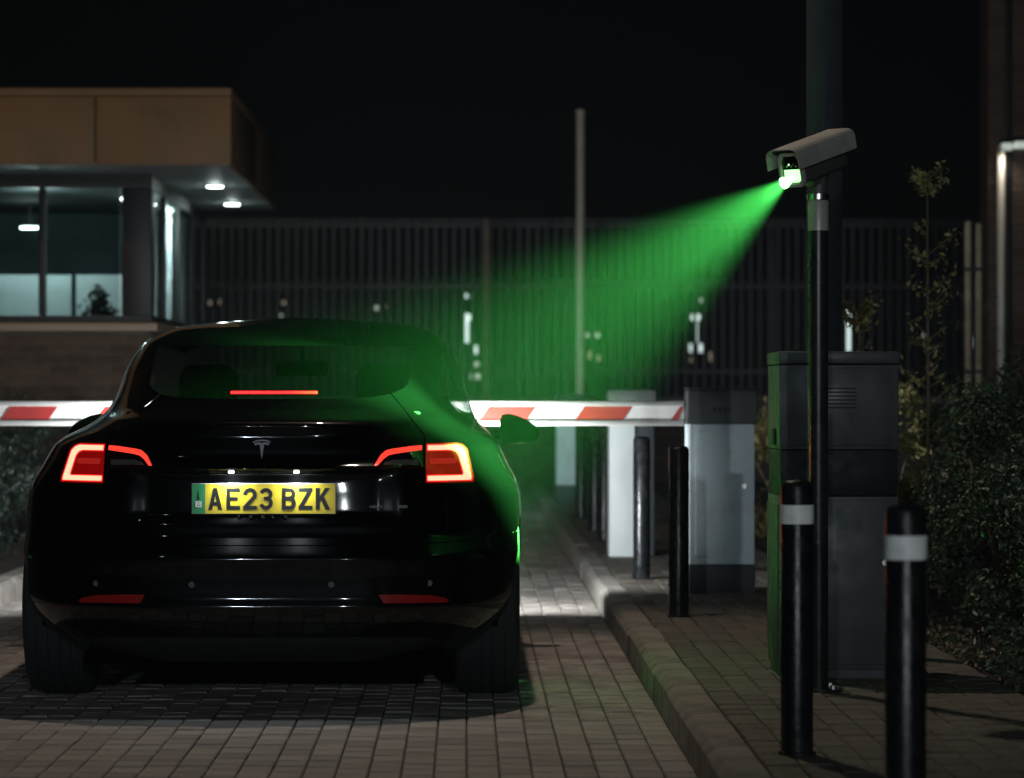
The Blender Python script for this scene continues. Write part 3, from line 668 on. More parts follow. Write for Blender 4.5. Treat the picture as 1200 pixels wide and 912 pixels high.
# two pillars further on
p1 = empty('white_pillar', ((714 - CX) * 19.2 / F, 19.2, 0.12)); tag(p1, 'white painted pillar beyond the barrier arm, behind a black bollard', 'pillar')
box('body', 0, 0.16, 0, 0.30, 0.0, 0.93, 'white_paint', p1, 0.006); box('head', -0.012, 0.30, -0.015, 0.315, 0.932, 1.05, 'barrier_head', p1, 0.03); box('cable_box', 0.163, 0.285, 0.05, 0.28, 0.0, 0.93, 'barrier_dark', p1, 0.006)
p2 = empty('pale_pillar', ((652 - CX) * 28.4 / F, 28.4, 0.12)); tag(p2, 'small pale pillar at the far end of the row of bollards', 'pillar')
box('body', 0, 0.27, 0, 0.27, 0.16, 0.90, 'barrier_grey', p2, 0.006); box('plinth', -0.004, 0.274, -0.004, 0.274, 0, 0.158, 'barrier_dark', p2, 0.004); box('head', -0.012, 0.282, -0.012, 0.282, 0.902, 1.0, 'barrier_dark', p2, 0.01)

# ================================================================== THE CAR
CARX, CARY = -0.735, 10.98
car = empty('car', (CARX, CARY, 0)); tag(car, 'black saloon car seen from behind with red tail lights lit, waiting at barrier', 'car')
def gsm(zs, vals, sig, z):
    t = np.arange(0.10, 1.60, 0.001); v = np.interp(t, zs, vals)
    k = np.arange(-int(4 * sig * 1000), int(4 * sig * 1000) + 1) * 0.001; g = np.exp(-0.5 * (k / sig) ** 2); g /= g.sum()
    v = np.convolve(np.pad(v, len(k) // 2, mode='edge'), g, mode='valid')
    return np.interp(z, t, v)
RB = [(.18, .17), (.21, .11), (.24, .075), (.275, .05), (.33, .022), (.386, .004), (.42, .012), (.50, .010), (.565, .003), (.576, .010), (.60, .034), (.64, .072), (.70, .082), (.80, .092), (.88, .098),
      (.95, .108), (1.0, .118), (1.038, .110), (1.050, .116), (1.056, .14), (1.062, .18), (1.075, .27), (1.10, .43), (1.135, .60), (1.19, .78), (1.26, 1.0), (1.36, 1.42), (1.43, 1.82), (1.465, 2.2), (1.478, 2.45)]
D2 = [(.68, 0), (.72, .022), (.84, .022), (.868, .018), (.876, -.034), (.886, -.044), (.897, -.02), (.925, 0)]
FB = [(.18, 4.50), (.25, 4.62), (.4, 4.68), (.6, 4.69), (.68, 4.66), (.74, 4.52), (.80, 4.30), (.86, 4.08), (.95, 3.75), (1.0, 3.58), (1.1, 3.36), (1.2, 3.16), (1.3, 2.96), (1.4, 2.74), (1.45, 2.6), (1.478, 2.5)]
WB = [(.18, .70), (.21, .77), (.25, .835), (.30, .885), (.35, .915), (.41, .935), (.55, .946), (.70, .946), (.78, .940), (.83, .924), (.87, .900), (.935, .870), (.983, .842), (1.01, .804), (1.03, .780), (1.10, .752), (1.19, .728),
      (1.25, .712), (1.306, .686), (1.36, .655), (1.386, .632), (1.43, .555), (1.455, .45), (1.47, .28), (1.478, .02)]
u_ = lambda T: ([a for a, _ in T], [b for _, b in T])
zl = np.linspace(0.18, 1.05, 118)
zz = np.linspace(1.05, 1.478, 2000); yy = np.interp(zz, *u_(RB)); s = np.concatenate([[0], np.cumsum(np.hypot(np.diff(zz) * 3, np.diff(yy)))])
zl = np.concatenate([zl, np.interp(np.linspace(0, s[-1], 92)[1:], s, zz)])
YR = gsm(*u_(RB), 0.004, zl); YD = gsm(*u_(D2), 0.003, zl); YF = gsm(*u_(FB), 0.012, zl); WW = gsm(*u_(WB), 0.010, zl)
YR = np.where(zl > 1.10, gsm(*u_(RB), 0.016, zl), YR)
WW[-1] = 0.012
YC = np.interp(zl, [.18, .8, .96, 1.0, 1.05, 1.2, 1.478], [.72, .75, .90, 1.20, 1.85, 1.85, 1.0]); AE = np.interp(zl, [.18, .95, 1.1, 1.3, 1.478], [3.6, 3.5, 3.1, 3.0, 2.4])
sstep = lambda a, b, v: np.clip((v - a) / (b - a), 0, 1) ** 2 * (3 - 2 * np.clip((v - a) / (b - a), 0, 1))
rows = []
for i, z in enumerate(zl):
    w_, yr, yf, a = WW[i], YR[i], YF[i], AE[i]
    ln = yf - yr; yc = min(YC[i], 0.60 * ln); yfc = min(1.0, 0.38 * ln)
    x1 = np.linspace(0, 0.88, 78); c1 = np.sqrt(np.maximum(1 - x1 ** a, 0)); c2 = np.linspace(c1[-1], 0, 36)[1:]; x2 = (1 - c2 ** 2) ** (1 / a)
    xi = np.concatenate([x1, x2]); dy = yc * (1 - np.concatenate([c1, c2])); X = w_ * xi
    Y = yr + dy + YD[i] * (1 - sstep(0.40, 0.52, X))
    ys_ = np.linspace(yr + yc, yf - yfc, 26)[1:-1]
    cf = np.linspace(0, 1, 30); xf = (1 - cf ** 2) ** (1 / 2.8)
    X = np.concatenate([X, np.full(len(ys_), w_), w_ * xf]); Y = np.concatenate([Y, ys_, yf - yfc * (1 - cf)])
    # door side: slight tuck above the sill
    rows.append(np.stack([np.concatenate([X, -X[1:-1][::-1]]), np.concatenate([Y, Y[1:-1][::-1]]), np.full(2 * len(X) - 2, z)], 1))
G = np.array(rows); nl, nc, _ = G.shape
du = np.roll(G, -1, 1) - np.roll(G, 1, 1); dvv = np.gradient(G, axis=0)
NN = np.cross(du, dvv); NN /= np.linalg.norm(NN, axis=2, keepdims=True) + 1e-12
if NN[60, 0, 1] > 0: NN = -NN
V0 = G.reshape(-1, 3); N0 = NN.reshape(-1, 3)
F0 = [(i * nc + j, i * nc + (j + 1) % nc, (i + 1) * nc + (j + 1) % nc, (i + 1) * nc + j) for i in range(nl - 1) for j in range(nc)]

def split(ms, g):
    V, N, Fs = ms
    gv = g(V[:, 0], V[:, 1], V[:, 2]); out = []
    newV, newN, key = [], [], {}
    base = len(V)
    def cut(a, b):
        k = (a, b) if a < b else (b, a)
        if k not in key:
            t = gv[a] / (gv[a] - gv[b]); newV.append(V[a] + (V[b] - V[a]) * t); newN.append(N[a] + (N[b] - N[a]) * t); key[k] = base + len(newV) - 1
        return key[k]
    pos, neg = [], []
    sgn = gv > 0
    for f in Fs:
        ss = [sgn[i] for i in f]
        if all(ss): pos.append(f)
        elif not any(ss): neg.append(f)
        else:
            p, q = [], []
            for k in range(len(f)):
                a, b = f[k], f[(k + 1) % len(f)]
                (p if sgn[a] else q).append(a)
                if sgn[a] != sgn[b]:
                    c = cut(a, b); p.append(c); q.append(c)
            if len(p) > 2: pos.append(tuple(p))
            if len(q) > 2: neg.append(tuple(q))
    if newV: V = np.concatenate([V, np.array(newV)]); N = np.concatenate([N, np.array(newN)])
    return (V, N, pos), (V, N, neg)
def merge(*mss):
    Vs, Ns, Fs, b = [], [], [], 0
    for V, N, f in mss: Vs.append(V); Ns.append(N); Fs += [tuple(i + b for i in q) for q in f]; b += len(V)
    return np.concatenate(Vs), np.concatenate(Ns), Fs
def refine(ms, test, k=3):
    V, N, Fs = ms; keep, sub = [], []
    for f in Fs: (sub if len(f) == 4 and test(V[list(f)].mean(0)) else keep).append(f)
    nv, nn, nf = [], [], []; b = len(V); m_ = k + 1
    for f in sub:
        A, B, C, D = (V[i] for i in f); a, b_, c, d = (N[i] for i in f)
        for i in range(m_):
            for j in range(m_):
                s_, t_ = i / k, j / k
                nv.append((A * (1 - s_) + B * s_) * (1 - t_) + (D * (1 - s_) + C * s_) * t_); nn.append((a * (1 - s_) + b_ * s_) * (1 - t_) + (d * (1 - s_) + c * s_) * t_)
        for i in range(k):
            for j in range(k): nf.append((b + i * m_ + j, b + (i + 1) * m_ + j, b + (i + 1) * m_ + j + 1, b + i * m_ + j + 1))
        b += m_ * m_
    return np.concatenate([V, np.array(nv)]), np.concatenate([N, np.array(nn)]), keep + nf
def psdf(poly):
    P = np.array(poly)
    def f(a, b):
        d = np.full(a.shape, 1e9); ins = np.zeros(a.shape, bool)
        for i in range(len(P)):
            p, q = P[i], P[(i + 1) % len(P)]; e = q - p
            t = np.clip(((a - p[0]) * e[0] + (b - p[1]) * e[1]) / (e @ e), 0, 1)
            d = np.minimum(d, np.hypot(a - p[0] - t * e[0], b - p[1] - t * e[1]))
            c = ((p[1] > b) != (q[1] > b)) & (a < (q[0] - p[0]) * (b - p[1]) / (q[1] - p[1] + 1e-12) + p[0]); ins ^= c
        return np.where(ins, d, -d)
    return f
def emit_mesh(name, ms, m, parent=None, off=0.0):
    V, N, Fs = ms
    used = sorted({i for f in Fs for i in f}); mp = {k: i for i, k in enumerate(used)}
    Vn = V[used]; Nn = N[used] / (np.linalg.norm(N[used], axis=1, keepdims=True) + 1e-12); Vn = Vn + Nn * off
    fs = []
    for f in Fs:
        q = [mp[i] for i in f]; p = Vn[q]; c = np.zeros(3)
        for k in range(1, len(q) - 1): c += np.cross(p[k] - p[0], p[k + 1] - p[0])
        fs.append(tuple(q if c @ Nn[q].mean(0) >= 0 else q[::-1]))
    o = new(name, Vn, fs, m, parent if parent is not None else car, True)
    try: o.data.normals_split_custom_set_from_vertices([tuple(v) for v in Nn])
    except Exception as e: print('normals', e)
    return o
body = (V0, N0, F0)
body = refine(body, lambda c: c[1] < 0.75 and ((0.82 < c[2] < 0.98 and 0.38 < abs(c[0]) < 0.79) or (0.39 < c[2] < 0.44 and 0.40 < abs(c[0]) < 0.69)))
# wheel arches
for ya in (0.85, 3.72): _, body = split(body, lambda x, y, z, ya=ya: 0.372 - np.hypot(y - ya, z - 0.345))
# glazing
xe = lambda z: np.interp(z, [1.10, 1.135, 1.15, 1.17, 1.19, 1.345, 1.42, 1.44, 1.5], [.30, .37, .44, .485, .505, .535, .560, .565, .60])
rearg, body = split(body, lambda x, y, z: np.minimum.reduce([xe(z) - np.abs(x), z - 1.133 - 0.35 * np.abs(x) ** 4, 1.345 - z, 2.0 - y]))
roofg, body = split(body, lambda x, y, z: np.minimum.reduce([xe(z) - np.abs(x), z - 1.345, 2.72 - y]))
winds, body = split(body, lambda x, y, z: np.minimum.reduce([z - 1.035, y - 2.72, np.interp(z, [1.03, 1.40, 1.48], [.68, .54, .5]) - np.abs(x)]))
dlo = psdf([(1.30, 1.135), (1.42, 1.205), (1.75, 1.325), (2.05, 1.372), (2.45, 1.385), (2.70, 1.352), (3.15, 1.13), (3.28, 1.052), (1.9, 1.045), (1.45, 1.058), (1.32, 1.09)])
sideg, body = split(body, lambda x, y, z: np.minimum(dlo(y, z), np.abs(x) - 0.52))
trim_, sideg = split(sideg, lambda x, y, z: 0.015 - dlo(y, z))
pill = []
for ya, yb in ((2.17, 2.25), (1.60, 1.625)):
    a_, sideg = split(sideg, lambda x, y, z, ya=ya, yb=yb: np.minimum(y + 0.25 * (z - 1.2) - ya, yb - y - 0.25 * (z - 1.2))); pill.append(a_)
# tail lights
LF = psdf([(.586, .972), (.700, .972), (.722, .965), (.738, .948), (.762, .848), (.762, .828), (.586, .828)])
CO = psdf([(.590, .967), (.697, .967), (.716, .960), (.731, .945), (.755, .848), (.755, .834), (.590, .834)])
CI = psdf([(.50, .944), (.678, .944), (.694, .938), (.704, .925), (.720, .862), (.718, .857), (.50, .857)])
IN = psdf([(.600, .917), (.690, .917), (.698, .910), (.698, .902), (.692, .896), (.600, .896)])
LL = psdf([(.574, .971), (.530, .968), (.462, .959), (.438, .953), (.416, .934), (.392, .888), (.410, .882), (.574, .876)])
ST = psdf([(.572, .965), (.530, .962), (.462, .953), (.442, .948), (.422, .930), (.400, .8925), (.413, .894), (.435, .918), (.452, .930), (.479, .936), (.530, .943), (.572, .948)])
RV = psdf([(.560, .914), (.47, .914), (.44, .906), (.432, .896), (.560, .894)])
rear = lambda f: (lambda x, y, z: np.minimum(f(np.abs(x), z), 0.9 - y))
lf, body = split(body, rear(LF)); ll, body = split(body, rear(LL))
rim_f, _ = split(lf, rear(lambda a, b: LF(a, b) - 0.0)); 
co, lf = split(lf, rear(CO)); lf2, co = split(co, rear(CI)); co, coe = split(co, rear(lambda a, b: np.minimum(CO(a, b), -CI(a, b)) - 0.003)); inn, lf2 = split(lf2, rear(IN))
st, ll = split(ll, rear(ST)); rv, ll = split(ll, rear(RV))
# reflectors, diffuser
RF = psdf([(.672, .405), (.655, .416), (.60, .427), (.50, .432), (.418, .433), (.436, .402), (.66, .399)])
rf, body = split(body, rear(RF))
DF = psdf([(-1.0, .10), (-.70, .10), (-.66, .225), (-.62, .262), (-.56, .274), (-.3, .278), (.3, .278), (.56, .274), (.62, .262), (.66, .225), (.70, .10), (1.0, .10), (1.0, .0), (-1, 0)])
diff, body = split(body, lambda x, y, z: np.minimum(DF(x, z), 0.5 - y))
# headlamps
HL = psdf([(.52, .62), (.60, .60), (.80, .64), (.84, .72), (.74, .71), (.55, .655)])
hl, body = split(body, lambda x, y, z: np.minimum(HL(np.abs(x), z), y - 3.9))
# boot lid shut line, bumper seam, fuel of the door cuts
def lidf(x, y, z):
    hw = 0.580 - np.clip(z - 1.0, 0, 1) * 0.9; r = 0.062
    qx = np.abs(x) - hw + r; qz = 0.637 + r - z
    d = np.hypot(np.maximum(qx, 0), np.maximum(qz, 0)) + np.minimum(np.maximum(qx, qz), 0) - r
    return np.minimum(-d, 1.0 - y)
lid, rest = split(body, lidf)
lid, g1 = split(lid, lambda x, y, z: lidf(x, y, z) - 0.0022)
g2, rest = split(rest, lambda x, y, z: lidf(x, y, z) + 0.0022)
gaps = [g1, g2]
def seam(ms, f, hwid=0.0018):
    a, b = split(ms, f); a, ga = split(a, lambda x, y, z: f(x, y, z) - hwid); gb, b = split(b, lambda x, y, z: f(x, y, z) + hwid)
    gaps.extend([ga, gb]); return a, b
up, low = seam(rest, lambda x, y, z: np.where(y < 0.62, z - (0.618 + 0.05 * (y - 0.2)), z - 0.639) if False else z - (0.606 + 0.055 * np.clip(y - 0.0, 0, 0.55)))
bump, low2 = split(low, lambda x, y, z: 0.80 - y)
bumper = bump
rest = merge(up, low2)
# rear door / front door cuts on the sides
for yd in (1.30, 2.22, 3.30):
    f_ = lambda x, y, z, yd=yd: np.where((z > 0.30) & (z < 1.04) & (np.abs(x) > 0.6), y - yd - 0.12 * np.clip(0.8 - z, 0, 1) * (1 if yd < 2 else 0), np.where(y > yd, 1.0, -1.0))
    a_, b_ = seam(rest, f_, 0.0025); rest = merge(a_, b_)
emit_mesh('body', rest, 'paint'); emit_mesh('bumper', bumper, 'paint'); lid_o = emit_mesh('boot_lid', lid, 'paint')
emit_mesh('panel_gap', merge(*gaps), 'gap', None, -0.005)
cen = np.array([V0[list(f)].mean(0) for f in F0])
arch = np.minimum(np.hypot(cen[:, 1] - 0.85, cen[:, 2] - 0.345), np.hypot(cen[:, 1] - 3.72, cen[:, 2] - 0.345)) > 0.40
keep = ((cen[:, 2] < 1.035) & arch & (cen[:, 2] > 0.22))
emit_mesh('leak_liner', (V0, N0, [f for f, k_ in zip(F0, keep) if k_]), 'gap', None, -0.016)  # added black liner behind the panels, blocks light leaking through the gaps
emit_mesh('rear_window', rearg, 'car_glass'); emit_mesh('roof_glass', roofg, 'roof_glass'); emit_mesh('windscreen', winds, 'car_glass')
def sides(name, ms, m, parent=None, off=0.0, flip=None):
    r_, l_ = split(ms, lambda x, y, z: x)
    return emit_mesh(name, l_, m, parent, off), emit_mesh(name, r_, m, parent, off)
sides('side_window', sideg, 'car_glass'); sides('window_trim', merge(trim_, *pill), 'trim')
a, b = sides('tail_light', lf, 'lens_red')
l2, r2 = split(lf2, lambda x, y, z: x); emit_mesh('lens', r2, 'lens_red', a, -0.002); emit_mesh('lens', l2, 'lens_red', b, -0.002)
l2, r2 = split(co, lambda x, y, z: x); emit_mesh('light_guide', r2, 'guide', a); emit_mesh('light_guide', l2, 'guide', b)
l2, r2 = split(coe, lambda x, y, z: x); emit_mesh('guide_edge', r2, 'guide_edge', a); emit_mesh('guide_edge', l2, 'guide_edge', b)
l2, r2 = split(inn, lambda x, y, z: x); emit_mesh('inner_lamp', r2, 'lens_inner', a, 0.0005); emit_mesh('inner_lamp', l2, 'lens_inner', b, 0.0005)
a, b = sides('boot_light', ll, 'lens_dark')
l2, r2 = split(st, lambda x, y, z: x); emit_mesh('light_guide', r2, 'guide2', a); emit_mesh('light_guide', l2, 'guide2', b)
l2, r2 = split(rv, lambda x, y, z: x); emit_mesh('reverse_lamp', r2, 'lens_clear', a, 0.0005); emit_mesh('reverse_lamp', l2, 'lens_clear', b, 0.0005)
sides('reflector', rf, 'reflector', None, 0.001); emit_mesh('diffuser', diff, 'plastic')
sides('headlight', hl, 'head_lamp')
for sx in (-1, 1): light('headlight_beam', 'SPOT', (sx * 0.66, 4.72, 0.66), P_HEAD, (0.92, 0.97, 1.0), car, (0.30 * sx, 1.0, 0.04), 0.06, 155, 0.9)
# underbody, arch liners, wheels
box('underbody', -0.66, 0.66, 0.20, 4.5, 0.17, 0.22, 'gap', car, 0.01)
box('floor_pan', -0.84, 0.84, 1.24, 3.33, 0.165, 0.225, 'gap', car, 0.01)
for ya in (0.85, 3.72):
    for sx in (-1, 1):
        vs, fs = [], []
        for k in range(17):
            t = math.pi * k / 16 * 1.1 - 0.05 * math.pi
            for xx in (0.60, 0.85): vs.append((sx * xx, ya + 0.372 * math.cos(t), 0.345 + 0.372 * math.sin(t)))
        for k in range(16): fs.append((2 * k, 2 * k + 1, 2 * k + 3, 2 * k + 2))
        fs.append(tuple(range(0, 34, 2)))
        new('arch_liner', vs, fs, 'gap', car)
        wh = empty('wheel', (sx * 0.925, ya, 0.342)); wh.parent = car
        pr = [(0.225, -0.225), (0.30, -0.235), (0.322, -0.228), (0.334, -0.212), (0.338, -0.19)]
        for g_ in (-0.178, -0.135, -0.092, -0.049): pr += [(0.3405, g_ - 0.004), (0.333, g_ - 0.003), (0.333, g_ + 0.003), (0.3405, g_ + 0.004)]
        pr += [(0.338, -0.035), (0.334, -0.014), (0.322, 0.002), (0.30, 0.009), (0.225, -0.001)]
        lathe('tyre', [(r_, h_ * sx) for r_, h_ in pr], 'tyre', wh, 64, 'x')
        lathe('rim', [(0.0, -0.03 * sx), (0.06, -0.028 * sx), (0.07, -0.05 * sx), (0.19, -0.045 * sx), (0.215, -0.012 * sx), (0.226, -0.004 * sx), (0.226, -0.2 * sx)], 'rim', wh, 40, 'x')
# mirrors
mp_ = [(.884, 1.03), (.895, 1.054), (.925, 1.060), (.965, 1.050), (1.01, 1.030), (1.045, 1.005), (1.063, .975), (1.060, .948), (1.035, .929), (.99, .923), (.93, .920), (.897, .919), (.884, .935)]
for sx in (-1, 1):
    vs, fs = [], []; cx_, cz_ = 0.955, 0.985; n_ = len(mp_)
    rings = [(0.004, 0.90), (0.0, 0.93), (0.0, 0.97), (0.012, 1.0), (0.05, 1.0), (0.09, 0.93), (0.12, 0.78), (0.14, 0.5), (0.146, 0.15)]
    for (yy_, k_) in rings:
        for (a, b) in mp_: vs.append((sx * (cx_ + (a - cx_) * k_), 2.86 + yy_, cz_ + (b - cz_) * k_))
    for r_ in range(len(rings) - 1):
        for i in range(n_): fs.append((r_ * n_ + i, r_ * n_ + (i + 1) % n_, (r_ + 1) * n_ + (i + 1) % n_, (r_ + 1) * n_ + i))
    fs.append(tuple(range((len(rings) - 1) * n_, len(rings) * n_)))
    mo = new('wing_mirror', vs, fs, 'paint', car, True)
    bm = bmesh.new(); bm.from_mesh(mo.data); bmesh.ops.recalc_face_normals(bm, faces=bm.faces); bm.to_mesh(mo.data); bm.free()
    new('mirror_glass', [(sx * (cx_ + (a - cx_) * 0.905), 2.865, cz_ + (b - cz_) * 0.905) for a, b in mp_], [tuple(range(n_)) if sx < 0 else tuple(range(n_))[::-1]], 'roof_glass', mo)
    tube('mirror_stalk', [(sx * 0.80, 2.93, 0.985), (sx * 0.91, 2.92, 0.955)], 0.022, 'paint', car, 10)
# cabin
def seat(sx, y):
    s = empty('seat', (sx * 0.38, y, 0)); s.parent = car
    bm = bmesh.new(); bxb(bm, -0.24, 0.24, -0.02, 0.12, 0.45, 1.06, 0.05, 3); frombm('backrest', bm, 'interior', s, True)
    bm = bmesh.new(); bxb(bm, -0.25, 0.25, 0.05, 0.55, 0.33, 0.50, 0.05, 3); frombm('cushion', bm, 'interior', s, True)
    bm = bmesh.new(); bxb(bm, -0.125, 0.125, -0.04, 0.09, 1.06, 1.275, 0.062, 5); frombm('headrest', bm, 'interior', s, True)
for sx in (-1, 1): seat(sx, 2.25)
box('rear_bench', -0.62, 0.62, 1.02, 1.20, 0.5, 1.10, 'interior', car, 0.05, 3)
box('parcel_shelf', -0.56, 0.56, 0.66, 1.04, 1.06, 1.085, 'interior', car, 0.01)
box('dashboard', -0.70, 0.70, 2.98, 3.3, 0.70, 0.99, 'interior', car, 0.05, 3)
box('cabin_floor', -0.7, 0.7, 0.9, 3.4, 0.30, 0.33, 'interior', car)
box('screen', -0.16, 0.16, 2.93, 2.95, 0.90, 1.09, 'interior', car, 0.008)
box('interior_mirror', -0.118, 0.118, 2.66, 2.69, 1.225, 1.295, 'interior', car, 0.022, 3)
tube('mirror_arm', [(0, 2.69, 1.27), (0, 2.72, 1.36)], 0.012, 'interior', car, 8)
vs, fs = [], []
for k in range(13):
    y_ = 0.98 + 1.7 * k / 12; zc_ = np.interp(y_, [0.78, 1.0, 1.42, 1.82, 2.2, 2.45, 2.7], [1.19, 1.26, 1.36, 1.43, 1.465, 1.475, 1.45]) - 0.035
    if k < 3: zc_ -= 0.0
    for x_ in (-0.52, -0.26, 0, 0.26, 0.52): vs.append((x_, y_ + 0.32, zc_ - 0.06 * x_ * x_ + 0.03))
hbz = box('high_brake_light', -0.172, 0.172, 0.745, 0.775, 1.148, 1.166, 'gap', car, 0.002)
for k in range(30):
    x_ = -0.166 + 0.332 * (k + 0.5) / 30
    box('led', x_ - 0.0048, x_ + 0.0048, 0.738, 0.7445, 1.1515, 1.1625, 'high_brake', hbz)
# number plate
pl = empty('number_plate', (0.003, 0.094, 0.7745)); pl.parent = car
box('backing', -0.26, 0.26, 0.0015, 0.014, -0.0555, 0.0555, 'plate_white', pl, 0.003)
box('yellow_field', -0.211, 0.2575, -0.0005, 0.0012, -0.0535, 0.0535, 'plate_yellow', pl)
box('green_band', -0.2585, -0.2125, -0.0005, 0.0012, -0.0535, 0.0535, 'plate_green', pl)
def poly_obj(name, polys, m, parent, sc=0.001, org=(0, 0), y=-0.0012, th=0.0006, yf=None):
    vs, fs = [], []
    for q, P in enumerate(polys):
        b = len(vs); n = len(P); yy = y - q * 0.00004
        for k in range(2):
            for a, c in P: vs.append((org[0] + a * sc, yy + k * th, org[1] + c * sc))
        fs.append(tuple(range(b, b + n))); fs.append(tuple(range(b + n, b + 2 * n))[::-1])
        for i in range(n): fs.append((b + i, b + n + i, b + n + (i + 1) % n, b + (i + 1) % n))
    o = new(name, vs, fs, m, parent)
    bm = bmesh.new(); bm.from_mesh(o.data); bmesh.ops.recalc_face_normals(bm, faces=bm.faces); bm.to_mesh(o.data); bm.free()
    return o
def ribbon(pts, wd):
    P = [np.array(p, float) for p in pts]; L, Rr = [], []
    for i in range(len(P)):
        d = P[min(i + 1, len(P) - 1)] - P[max(i - 1, 0)]; d /= np.linalg.norm(d); nrm = np.array([-d[1], d[0]])
        L.append(P[i] + nrm * wd / 2); Rr.append(P[i] - nrm * wd / 2)
    return [[tuple(L[i]), tuple(L[i + 1]), tuple(Rr[i + 1]), tuple(Rr[i])] for i in range(len(P) - 1)]
def arc(cx, cy, rx, ry, a0, a1, n=14): return [(cx + rx * math.cos(R(a0 + (a1 - a0) * k / n)), cy + ry * math.sin(R(a0 + (a1 - a0) * k / n))) for k in range(n + 1)]
rect = lambda a, b, c, d: [(a, b), (c, b), (c, d), (a, d)]
GL = {
 'A': [[(0, 0), (14, 0), (31, 79), (19, 79)], [(36, 0), (50, 0), (31, 79), (19, 79)], rect(10, 15, 40, 28)],
 'E': [rect(0, 0, 14, 79), rect(0, 0, 49, 14), rect(0, 33, 41, 46), rect(0, 65, 49, 79)],
 '2': ribbon(arc(25, 54, 18, 18, 180, -25) + [(9, 10)], 14) + [rect(0, 0, 50, 14)],
 '3': ribbon(arc(24, 55.5, 17, 16.5, 165, -85), 14) + ribbon(arc(24, 24.5, 18.5, 17.5, 85, -165), 14) + [rect(16, 34, 28, 47)],
 'B': [rect(0, 0, 14, 79)] + ribbon([(7, 72)] + arc(27, 57, 15, 15, 90, -90) + [(7, 41)], 14) + ribbon([(7, 41)] + arc(28, 24, 15.5, 17, 90, -90) + [(7, 7)], 14),
 'Z': [rect(0, 0, 50, 14), rect(0, 65, 50, 79), [(0, 10), (17, 10), (50, 69), (33, 69)]],
 'K': [rect(0, 0, 14, 79), [(12, 24), (12, 44), (34, 79), (51, 79)], [(17, 40), (28, 50), (52, 0), (35, 0)]]}
for chx, ch in ((185, 'A'), (318, 'E'), (441, '2'), (562, '3'), (729, 'B'), (852, 'Z'), (979, 'K')):
    poly_obj('digit' if ch.isdigit() else 'letter', GL[ch], 'plate_black', pl, 0.00099, ((chx - 594) * 0.000487, -0.0395))
# flag mark and country letters on the green band
poly_obj('band_mark', [rect(0, 0, 20, 5), rect(0, 8, 20, 13), rect(0, 15, 20, 19), rect(0, 0, 4, 19), rect(16, 0, 20, 19)], 'plate_white', pl, 0.00115, (-0.2465, -0.031))
poly_obj('band_mark', [[(0, 0), (10, 0), (5, 34)]], 'plate_black', pl, 0.001, (-0.2410, -0.004))
for chx, ch in ((410, 'T'), (500, 'E'), (590, 'S'), (668, 'L'), (758, 'A')):
    g_ = {'T': [rect(0, 19, 24, 23), rect(10, 0, 14, 16)], 'E': [rect(0, 19, 22, 23), rect(0, 9.5, 22, 13), rect(0, 0, 22, 4)], 'S': [rect(0, 19, 22, 23), rect(0, 10, 4, 19), rect(0, 9.5, 22, 13), rect(18, 0, 22, 12), rect(0, 0, 22, 4)],
          'L': [rect(0, 0, 4, 23), rect(0, 0, 22, 4)], 'A': [rect(0, 19, 22, 23), rect(0, 9.5, 22, 13), rect(0, 0, 4, 13), rect(18, 0, 22, 13)]}[ch]
    poly_obj('letter', g_, 'chrome', lid_o, 0.00048, (0.003 + (chx - 594 - 12) * 0.000487, 0.7045), 0.090, 0.012)
poly_obj('badge', [[(-36, 34), (-20, 41), (0, 43), (20, 41), (36, 34), (33, 30), (18, 36), (0, 38), (-18, 36), (-33, 30)], [(-30, 28), (-14, 33), (-6, 33), (0, 26), (6, 33), (14, 33), (30, 28), (26, 20), (14, 24), (9, 24), (0, -38), (-9, 24), (-14, 24), (-26, 20)]], 'chrome', lid_o, 0.00092, (-0.004, 0.948), 0.0975, 0.014)
poly_obj('small_badge', [rect(k * 5.2, 0, k * 5.2 + 2.6, 9) for k in range(9)] + [rect(104 + k * 4.8, 0, 107 + k * 4.8, 10) for k in range(7)], 'chrome', lid_o, 0.001, (0.385, 0.740), 0.1175, 0.03)
for sx in (-0.113, 0.122):
    lm = box('plate_light', sx - 0.010, sx + 0.010, 0.072, 0.094, 0.8675, 0.8725, 'plate_lamp', car, 0.002)
    light('plate_light_glow', 'AREA', (sx, 0.072, 0.861), P_PLATE, (0.80, 0.92, 1.0), car, (0, 0.22, -1), 0.03)
for sx in (-1, 1):
    for xx in (0.25, 0.60): lathe('parking_sensor', [(0.0, 0.0), (0.011, 0.0), (0.011, 0.004)], 'trim', car, 16, 'y', (sx * xx, float(np.interp(0.47, *u_(RB))) + 0.75 * (1 - math.sqrt(1 - (xx / 0.945) ** 3.6)) - 0.001, 0.47))
